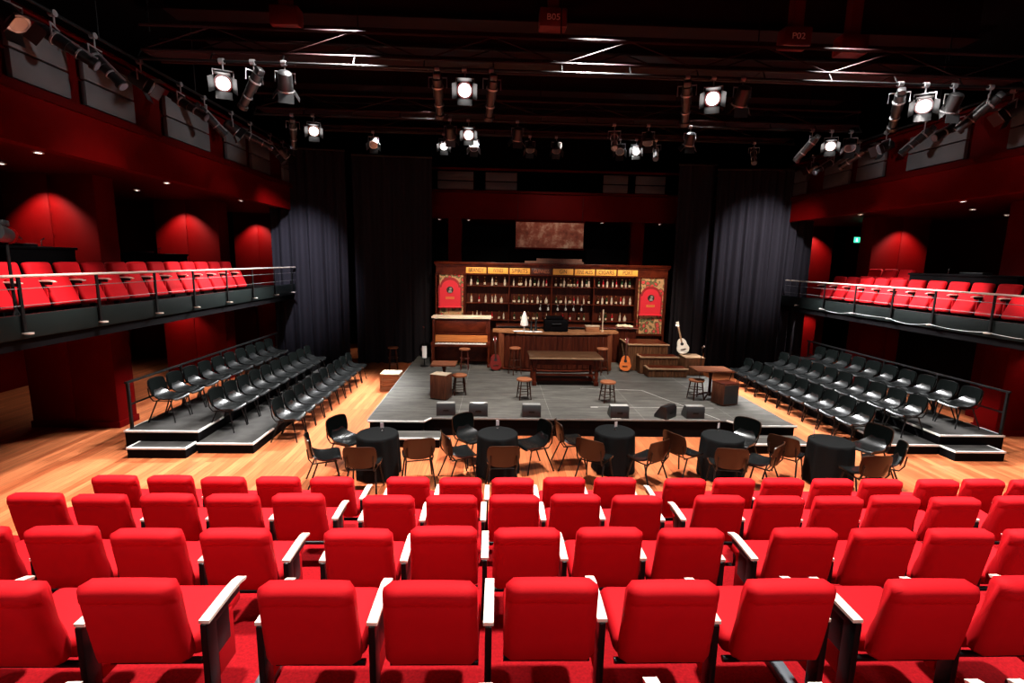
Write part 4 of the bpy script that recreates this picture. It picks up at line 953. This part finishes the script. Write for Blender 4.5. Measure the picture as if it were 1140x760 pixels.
# ================================================================== CAFE TABLES
def cafe_table(lab):
    t = thing('cafe_table', lab, 'table')
    m = MB(); m.lathe([(0, 0.722), (0.335, 0.722), (0.335, 0.74), (0, 0.742)], 36); obj('table_top', m, DARKW, t)
    m = MB(); m.cyl((0, 0, 0.02), (0, 0, 0.722), 0.035, n=12); obj('pedestal', m, BLKMET, t)
    m = MB(); m.lathe([(0, 0.0), (0.22, 0.0), (0.22, 0.015), (0.05, 0.03), (0, 0.03)], 24); obj('base', m, BLKMET, t)
    return t
def cloth_mb(seed):
    rnd = random.Random(seed); m = MB(); tb = bmesh.new(); n = 72; p0 = rnd.uniform(0, 6)
    prof = [(0.0, 0.748, 0), (0.18, 0.748, 0), (0.30, 0.748, 0), (0.338, 0.746, 0), (0.350, 0.735, 0), (0.353, 0.69, 0.15), (0.356, 0.55, 0.5), (0.362, 0.35, 0.8), (0.368, 0.16, 1.0), (0.372, 0.02, 1.0)]
    rings = []
    for r, z, fo in prof:
        if r == 0: rings.append([tb.verts.new((0, 0, z))]); continue
        rings.append([tb.verts.new(((r+fo*(0.020*math.sin(9*a+p0)+0.012*math.sin(14*a+2*p0)))*math.cos(a), (r+fo*(0.020*math.sin(9*a+p0)+0.012*math.sin(14*a+2*p0)))*math.sin(a), z)) for a in [2*PI*k/n for k in range(n)]])
    for A, B in zip(rings, rings[1:]):
        for k in range(n):
            if len(A) == 1: tb.faces.new((A[0], B[k], B[(k+1)%n]))
            else: tb.faces.new((A[k], A[(k+1)%n], B[(k+1)%n], B[k]))
    m._add(tb); return m
TN = ['cafe table at the piano end', 'second cafe table from the piano end', 'middle cafe table', 'fourth cafe table from the piano end', 'cafe table at the steps end']
TB = [(-1.98, 8.22), (0.08, 8.28), (2.18, 8.45), (4.03, 8.22), (5.85, 8.02)]
HOLD = [(0.06, 0.10), (0.0, 0.22), (0.02, 0.03), (0.03, 0.24), (-0.20, 0.18)]
ct = None
for k, (x, y) in enumerate(TB):
    lab = 'round ' + TN[k]
    if ct is None: ct = cafe_table(lab); ct.location = (x, y, 0); ct['group'] = 'round cafe tables'
    else: dup(ct, (x, y, 0), 0, lab, 'round cafe tables')
    c = obj('tablecloth', cloth_mb(k), CLOTH, None, 50); c.location = (x, y, 0.0); tag(c, 'black floor-length cloth over the ' + TN[k], 'tablecloth', 'black tablecloths')
    h = thing('card_holder', 'small clear card holder on the ' + TN[k], 'card holder', (x+HOLD[k][0], y+HOLD[k][1], 0.7485), 0.2*k, 'card holders on the cafe tables')
    m = MB(); m.lathe([(0, 0), (0.03, 0), (0.03, 0.01), (0.008, 0.018), (0.006, 0.06), (0, 0.062)], 14); obj('glass_foot', m, CHROME, h)
    m = MB(); m.box(-0.028, 0.028, -0.003, 0.003, 0.055, 0.15); obj('clear_card', m, mat('clear_card', (0.75, 0.76, 0.78), 0.15, spec=0.8), h)

chp = stack_chair('cafe_chair', 'chair', CHAIRBRN, CHAIRBLK, CHAIRPAD); chp.scale = (1.08, 1.05, 1.05)
def seat_at(x, y, deg, lab):
    dup(chp, (x, y, 0), math.radians(deg), lab, 'chairs around the cafe tables')
# angle: 0 faces the stage (+Y)
for ti, dx, dy, deg, w in (
    (0, -0.80, -0.34, -68, 'half turned, on the riser side'), (0, -0.66, 0.44, -116, 'behind, by the risers'), (0, -0.06, -0.68, 0, 'back to the seats'), (0, 0.74, -0.30, 14, 'on the second-table side'),
    (1, -0.66, -0.24, -66, 'on the piano side'), (1, 0.08, -0.66, 3, 'back to the seats'), (1, 0.66, 0.22, 114, 'on the steps side'), (1, -0.50, 0.54, -138, 'behind, by the stage'),
    (2, -0.46, -0.56, -36, 'back to the seats, piano side'), (2, -0.76, 0.22, -82, 'on the piano side'), (2, 0.44, -0.58, 32, 'back to the seats, steps side'),
    (3, -0.72, -0.06, -62, 'on the piano side'), (3, -0.20, -0.64, -10, 'back to the seats'), (3, 0.47, -0.50, 44, 'on the steps side'), (3, 0.60, 0.50, 130, 'behind, by the stage'),
    (4, -0.74, 0.06, -46, 'on the piano side'), (4, 0.08, -0.70, 2, 'back to the seats'), (4, 0.74, -0.28, 62, 'on the steps side'), (4, 1.02, 0.42, 108, 'behind, by the risers')):
    seat_at(TB[ti][0]+dx, TB[ti][1]+dy, deg, 'brown-backed chair at the %s, %s' % (TN[ti], w))
kill(chp)

# ================================================================== CEILING RIG
def truss(y, z0, z1, x0, x1, lab):
    t = thing('lighting_bridge', lab, 'lighting truss', ((x0+x1)/2, y, z0)); w = (x1-x0)/2; h = z1-z0; d = 0.5
    m = MB()
    for yy in (0, d):
        for zz in (0, h): m.tube([(-w, yy, zz), (w, yy, zz)], 0.028, 8)
    obj('chord', m, TRUSS, t)
    n = int(2*w/1.1); m = MB()
    for i in range(n):
        a, b = -w+2*w*i/n, -w+2*w*(i+1)/n; up = i % 2
        for yy in (0, d): m.cyl((a, yy, h*up), (b, yy, h*(1-up)), 0.012, n=6)
        m.cyl((a, 0, 0), (a, d, 0), 0.012, n=6)
    obj('lattice', m, TRUSS, t)
    m = MB(); m.box(-w, w, 0.05, d-0.05, 0.0, 0.03); obj('walkway', m, TRUSS, t)
    m = MB(); m.tube([(-w, -0.12, -0.18), (w, -0.12, -0.18)], 0.024, 8)
    for i in range(n+1): m.cyl((-w+2*w*i/n, 0, 0), (-w+2*w*i/n, -0.12, -0.18), 0.012, n=6)
    obj('lamp_pipe', m, BLKMET, t)
    for i in range(0, n+1, 3):
        m = MB(); m.cyl((-w+2*w*i/n, d/2, h), (-w+2*w*i/n, d/2, 9.2-z0), 0.012, n=6); obj('hanging_rod', m, BLKMET, t)
truss(9.0, 7.0, 7.38, -5.85, 9.15, 'front dark steel lighting bridge crossing above the cafe tables')
truss(13.0, 7.25, 7.58, -5.85, 9.15, 'second dark steel lighting bridge crossing above the stage')
truss(15.9, 7.6, 7.95, -5.85, 9.15, 'rear dark steel lighting bridge crossing above the pub set')
truss(5.6, 7.6, 7.98, -5.85, 9.15, 'dark steel lighting bridge crossing above the red seats')
for k, y in enumerate((7.6, 10.7, 12.0, 14.6)):
    t = thing('ceiling_beam', 'broad dark red ceiling beam, %s from the red seats' % ORD[k], 'beam', (XC, y, 8.3))
    m = MB(); m.box(-8.0, 8.0, -0.16, 0.16, 0.0, 0.9); obj('web', m, TRUSS, t)
    m = MB(); m.box(-8.0, 8.0, -0.24, 0.24, -0.03, 0.0); obj('flange', m, TRUSS, t)
# red hoist boxes with lettering
for k, (x, y, z, s, lab) in enumerate(((1.02, 10.25, 8.05, 'B05', 'dark red box with pale lettering hanging under a ceiling beam above centre stage'), (5.55, 9.95, 7.75, 'P02', 'dark red box with faint lettering hanging at the steps side'), (6.75, 10.1, 7.72, '', 'plain dark red box hanging beside the lettered box'), (-3.9, 10.1, 7.85, '', 'plain dark red box hanging on the piano side of the ceiling'))):
    t = thing('hanging_hoist', lab, 'hoist', (x, y, z))
    m = MB(); m.box(-0.26, 0.26, -0.15, 0.15, 0.0, 0.34, bev=0.03); obj('housing', m, REDSIGN, t)
    m = MB(); m.box(-0.10, 0.10, -0.10, 0.10, 0.34, 9.19-z); obj('shaft', m, REDSIGN, t)
    if s: text('lettering', s, 0.15, SIGNPALE, T(0, -0.155, 0.16) @ TXT, t, width=0.24)

# lanterns
def lantern(kind):
    t = thing('stage_spotlight', 'lantern', 'stage light')
    m = MB()
    if kind == 'profile':
        m.cyl((0, 0, 0), (0, 0.30, 0), 0.085, 0.085, n=14); m.cyl((0, 0.30, 0), (0, 0.60, 0), 0.07, 0.062, n=14); m.cyl((0, 0.60, 0), (0, 0.66, 0), 0.085, 0.085, n=14); m.box(-0.06, 0.06, -0.10, 0.0, -0.06, 0.06, bev=0.02)
        obj('housing', m, LAMPBLK, t); m = MB(); m.cyl((0, 0.12, 0), (0, 0.145, 0), 0.10, n=14); m.cyl((0, 0.42, 0), (0, 0.44, 0), 0.082, n=14); m.box(-0.02, 0.02, 0.05, 0.62, 0.075, 0.10); obj('alloy_fins', m, LAMPMET, t)
        yf = 0.662; r = 0.07
    else:
        m.cyl((0, 0, 0), (0, 0.26, 0), 0.11, 0.125, n=16); m.lathe([(0, -0.05), (0.08, -0.03), (0.11, 0)], 16, M=T(rx=-PI/2)); obj('housing', m, LAMPBLK, t)
        m = MB(); m.cyl((0, 0.255, 0), (0, 0.275, 0), 0.135, n=16); obj('alloy_fins', m, LAMPMET, t)
        m = MB()
        for a in range(4): m.box(-0.12, 0.12, 0, 0.15, 0.0, 0.005, M=T(0, 0.275, 0) @ Matrix.Rotation(a*PI/2, 4, 'Y') @ T(0, 0, 0.125, rx=0.55))
        obj('barn_doors', m, LAMPBLK, t)
        yf = 0.277; r = 0.105
    m = MB(); m.cyl((0, yf, 0), (0, yf+0.006, 0), r, n=16); obj('lens', m, LENS, t)
    return t
def hang(src, x, y, z, yaw, pitch, label, lit, zc):
    # the body aims along yaw/pitch; a yoke and clamp carry it from the pipe above
    r = thing('stage_spotlight', label, 'stage light', (x, y, z), group='stage lanterns')
    R = Matrix.Rotation(yaw, 4, 'Z') @ Matrix.Rotation(pitch, 4, 'X')
    for ch in src.children:
        c = ch.copy(); COL.objects.link(c); c.parent = r; c.matrix_local = R @ Matrix.Translation((0, -0.15, 0))
        if ch.name.startswith('lens') and not lit:
            c.data = LENS_DIM[src.name]
    m = MB(); h = zc-z
    Ry = Matrix.Rotation(yaw, 4, 'Z')
    m.tube([(-0.15, 0, 0), (-0.15, 0, 0.16), (0.15, 0, 0.16), (0.15, 0, 0)], 0.012, 6, M=Ry); obj('yoke', m, LAMPMET, r)
    m = MB(); m.cyl((0, 0, 0.16), (0, 0, h-0.02), 0.012, n=8); m.cyl((0.05*math.cos(1), 0, h), (-0.05, 0, h), 0.045, n=12); obj('clamp', m, LAMPMET, r)
    return r
LP, LF = lantern('profile'), lantern('fresnel')
LENS_DIM = {}
for p in (LP, LF):
    l = [c for c in p.children if c.name.startswith('lens')][0]
    d = l.data.copy(); d.materials.clear(); d.materials.append(LENSDIM); LENS_DIM[p.name] = d
rl = random.Random(31)
def rig(y, z, zp, xs, bridge, group):
    for k, (x, kind, yaw, pitch, lit) in enumerate(xs):
        hang(LP if kind == 'p' else LF, x, y, z, math.radians(yaw), math.radians(pitch), 'black stage lantern on the %s, %s from the piano side' % (bridge, ORD[k]), lit, zp)
# yaw 0 points upstage (+Y); 180 points at the seats
rig(8.88, 6.52, 6.82, [(-4.5, 'f', 203, -33, 1), (-4.0, 'p', 60, -45, 0), (-3.5, 'f', 20, -55, 0), (-1.0, 'p', 0, -48, 0), (-0.55, 'f', 182, -28, 1), (-0.1, 'p', 10, -50, 0), (3.2, 'p', -20, -50, 0), (3.65, 'f', 158, -30, 1), (4.15, 'f', 0, -55, 0), (6.9, 'p', -30, -45, 0), (7.35, 'f', 142, -33, 1), (7.85, 'f', 0, -60, 0), (8.5, 'p', 40, -45, 0)], 'front lighting bridge', '')
rig(12.88, 6.76, 7.07, [(-4.95, 'p', 20, -50, 0), (-4.45, 'f', 198, -33, 1), (-1.15, 'f', 0, -50, 0), (-0.7, 'f', 182, -28, 1), (0.5, 'f', 10, -60, 0), (2.9, 'p', 170, -40, 0), (3.75, 'f', 160, -60, 0), (4.8, 'f', 0, -60, 0), (7.9, 'p', 40, -50, 0), (8.4, 'f', 147, -33, 1), (8.9, 'f', 150, -50, 0)], 'second lighting bridge', '')
rig(15.78, 7.12, 7.42, [(-3.7, 'f', 190, -45, 0), (-1.6, 'f', 185, -38, 1), (-0.7, 'f', 180, -60, 0), (1.0, 'f', 180, -60, 0), (1.8, 'f', 180, -60, 0), (3.75, 'f', 167, -45, 0), (4.25, 'f', 165, -30, 1), (4.85, 'p', 165, -40, 0), (7.9, 'p', 160, -45, 0)], 'rear lighting bridge', '')
# side booms along the catwalks
for side, x, yw in (('piano', -6.15, -60), ('steps', 9.45, 60)):
    t = thing('lighting_bar', 'long black lighting bar slung along the %s-side catwalk' % side, 'lighting bar', (x, 10.5, 6.95))
    m = MB(); m.tube([(0, -5, 0), (0, 5.6, 0)], 0.026, 8); obj('pipe', m, BLKMET, t)
    for y in (-4.5, -2, 0.5, 3, 5.4):
        m = MB(); m.cyl((0, y, 0.0), (0, y, 2.25), 0.012, n=6); obj('hanging_rod', m, BLKMET, t)
    for k, y in enumerate((7.05, 7.7, 8.4, 9.4, 10.5, 11.3, 12.4, 13.3, 14.4, 15.2)):
        hang(LP if k % 3 else LF, x, y, 6.62, math.radians(yw+rl.uniform(-35, 35)), math.radians(rl.uniform(-50, -25)), 'black stage lantern on the %s-side catwalk bar, %s from the seats' % (side, ORD[k]), False, 6.95)
kill(LP); kill(LF)

# ================================================================== LIGHT
def spot(name, loc, target, power, angle=80, blend=0.8, col=(1, 0.95, 0.9), r=0.12):
    l = bpy.data.lights.new(name, 'SPOT'); l.energy = power; l.spot_size = math.radians(angle); l.spot_blend = blend; l.color = col; l.shadow_soft_size = r
    o = bpy.data.objects.new(name, l); COL.objects.link(o); o.location = loc
    o.rotation_euler = (Vector(target)-Vector(loc)).to_track_quat('-Z', 'Y').to_euler()
    return o
W = (1.0, 0.96, 0.92)
# house wash over seats and front floor
for x in (-4.0, 1.6, 7.2):
    spot('house_light', (x*0.8+0.3, 4.9, 8.4), (x, 3.9, 0.8), 5400, 78, 0.9, W, 0.2)
    spot('rear_fill', (x, -2.4, 5.6), (x, 4.2, 1.9), 430, 80, 0.9, W, 0.3)  # added low behind the camera to brighten the seat backs
for x in (-3.6, 1.7, 7.0):
    spot('floor_light', (x*0.8+0.3, 8.6, 8.1), (x, 8.2, 0), 5100, 74, 0.8, W, 0.15)
# stage wash
for x in (-1.0, 1.85, 4.6):
    spot('stage_light', (x, 11.4, 6.9), (x*0.95, 13.0, 0.4), 1900, 66, 0.9, (1, 0.94, 0.87), 0.1)
for x in (-0.4, 4.2):
    spot('pub_light', (x, 12.6, 6.7), (x+0.2, 16.8, 2.0), 2300, 54, 0.9, (1, 0.80, 0.60), 0.1)
# cross light over the side chairs from the rear and second bridges
for s_, x, tx in ((-1, -2.0, -5.4), (1, 5.3, 8.9)):
    for dx, y, pw in ((0, 15.8, 6000), (1.4, 15.8, 5200), (-1.4, 15.8, 4800), (0.4, 12.9, 2200)):
        spot('side_light', (x-dx*s_, y, 7.25), (tx, 12.3, 0.5), pw, 56, 0.7, (1, 1, 1), 0.42)
spot('curtain_light', (-5.2, 12.6, 6.7), (-6.4, 16.7, 3.4), 4200, 42, 1.0, (0.88, 0.88, 1), 0.1)
spot('curtain_light', (8.6, 12.8, 6.7), (9.0, 17.0, 4.2), 4500, 46, 1.0, (1, 0.95, 0.96), 0.1)
spot('panel_fill', (2.0, 15.6, 7.3), (2.0, 18.9, 4.8), 210, 70, 1.0, (1, 0.86, 0.74), 0.1)  # added lamp, lifts the painted panel and the red band
for y in (8.2, 11.4):
    spot('boom_fill', (-2.4, y, 6.2), (-6.15, y+0.4, 6.95), 280, 54, 0.8, (1, 1, 1), 0.08)  # added, no lantern here; brightens the lanterns on the side bars
    spot('boom_fill', (5.7, y, 6.2), (9.45, y+0.4, 6.95), 280, 54, 0.8, (1, 1, 1), 0.08)
spot('shutter_fill', (13.9, 11.9, 5.15), (15.2, 12.0, 4.1), 110, 110, 1.0, (1, 0.9, 0.8), 0.05)  # extra lamp put in so the slatted shutters show
spot('floor_light', (-4.4, 8.0, 8.0), (-5.4, 8.0, 0), 2300, 46, 1.0, W, 0.15)
# balcony wash
for y in (7.6, 9.9, 12.3):
    spot('balcony_light', (-2.6, y-0.8, 8.3), (-7.1, y, 3.1), 4200, 17, 0.6, (1, 0.93, 0.88), 0.1)
for y in (9.2, 11.2, 13.2):
    spot('balcony_light', (5.9, y-0.8, 8.3), (10.4, y, 3.0), 4200, 16, 0.6, (1, 0.93, 0.88), 0.1)
for y in (9, 13):
    spot('balcony_light', (-2.6, y-0.8, 8.3), (-7.2, y, 3.0), 1500, 34, 0.9, (1, 0.93, 0.88), 0.1)
    spot('balcony_light', (5.9, y-0.8, 8.3), (10.5, y, 2.9), 1500, 34, 0.9, (1, 0.93, 0.88), 0.1)
# column downlights
for y in (10.5, 14.95, 19.3):
    spot('column_light', (-8.9, y-0.50, 5.19), (-8.9, y-0.1, 3.0), 300, 94, 0.6, (1, 0.9, 0.8), 0.03)
    spot('column_light', (12.2, y-0.60, 5.19), (12.2, y-0.2, 3.0), 300, 94, 0.6, (1, 0.9, 0.8), 0.03)
spot('under_balcony_light', (-9.2, 14.45, 2.35), (-9.2, 14.8, 0.8), 110, 100, 0.6, (1, 0.9, 0.8), 0.03)
spot('under_balcony_light', (10.9, 16.5, 2.25), (10.9, 16.9, 0.8), 110, 100, 0.6, (1, 0.9, 0.8), 0.03)
spot('under_balcony_light', (12.2, 9.9, 2.25), (12.2, 10.3, 0.8), 60, 110, 0.6, (1, 0.9, 0.8), 0.03)
spot('under_balcony_light', (-11.0, 13.5, 2.3), (-11.0, 13.5, 0), 60, 130, 0.6, (1, 0.9, 0.8), 0.03)

w = bpy.data.worlds.new('hall_dark'); S.world = w; w.use_nodes = True
w.node_tree.nodes['Background'].inputs[0].default_value = (0.02, 0.012, 0.012, 1)
w.node_tree.nodes['Background'].inputs[1].default_value = 0.3

# ================================================================== CAMERA
cam = bpy.data.cameras.new('camera'); cam.sensor_width = 36; cam.lens = 553/1140*36; cam.clip_end = 100; cam.clip_start = 0.05
co = bpy.data.objects.new('camera', cam); COL.objects.link(co)
co.matrix_world = Matrix.Translation((0, 0, 3.7)) @ Matrix.Rotation(math.radians(-2.07), 4, 'Z') @ Matrix.Rotation(PI/2-math.radians(9.2), 4, 'X') @ Matrix.Rotation(math.radians(1.15), 4, 'Z')
S.camera = co
S.view_settings.view_transform = 'Standard'; S.view_settings.look = 'None'; S.view_settings.gamma = 1.0; S.view_settings.use_curve_mapping = False
S.view_settings.exposure = 0.0
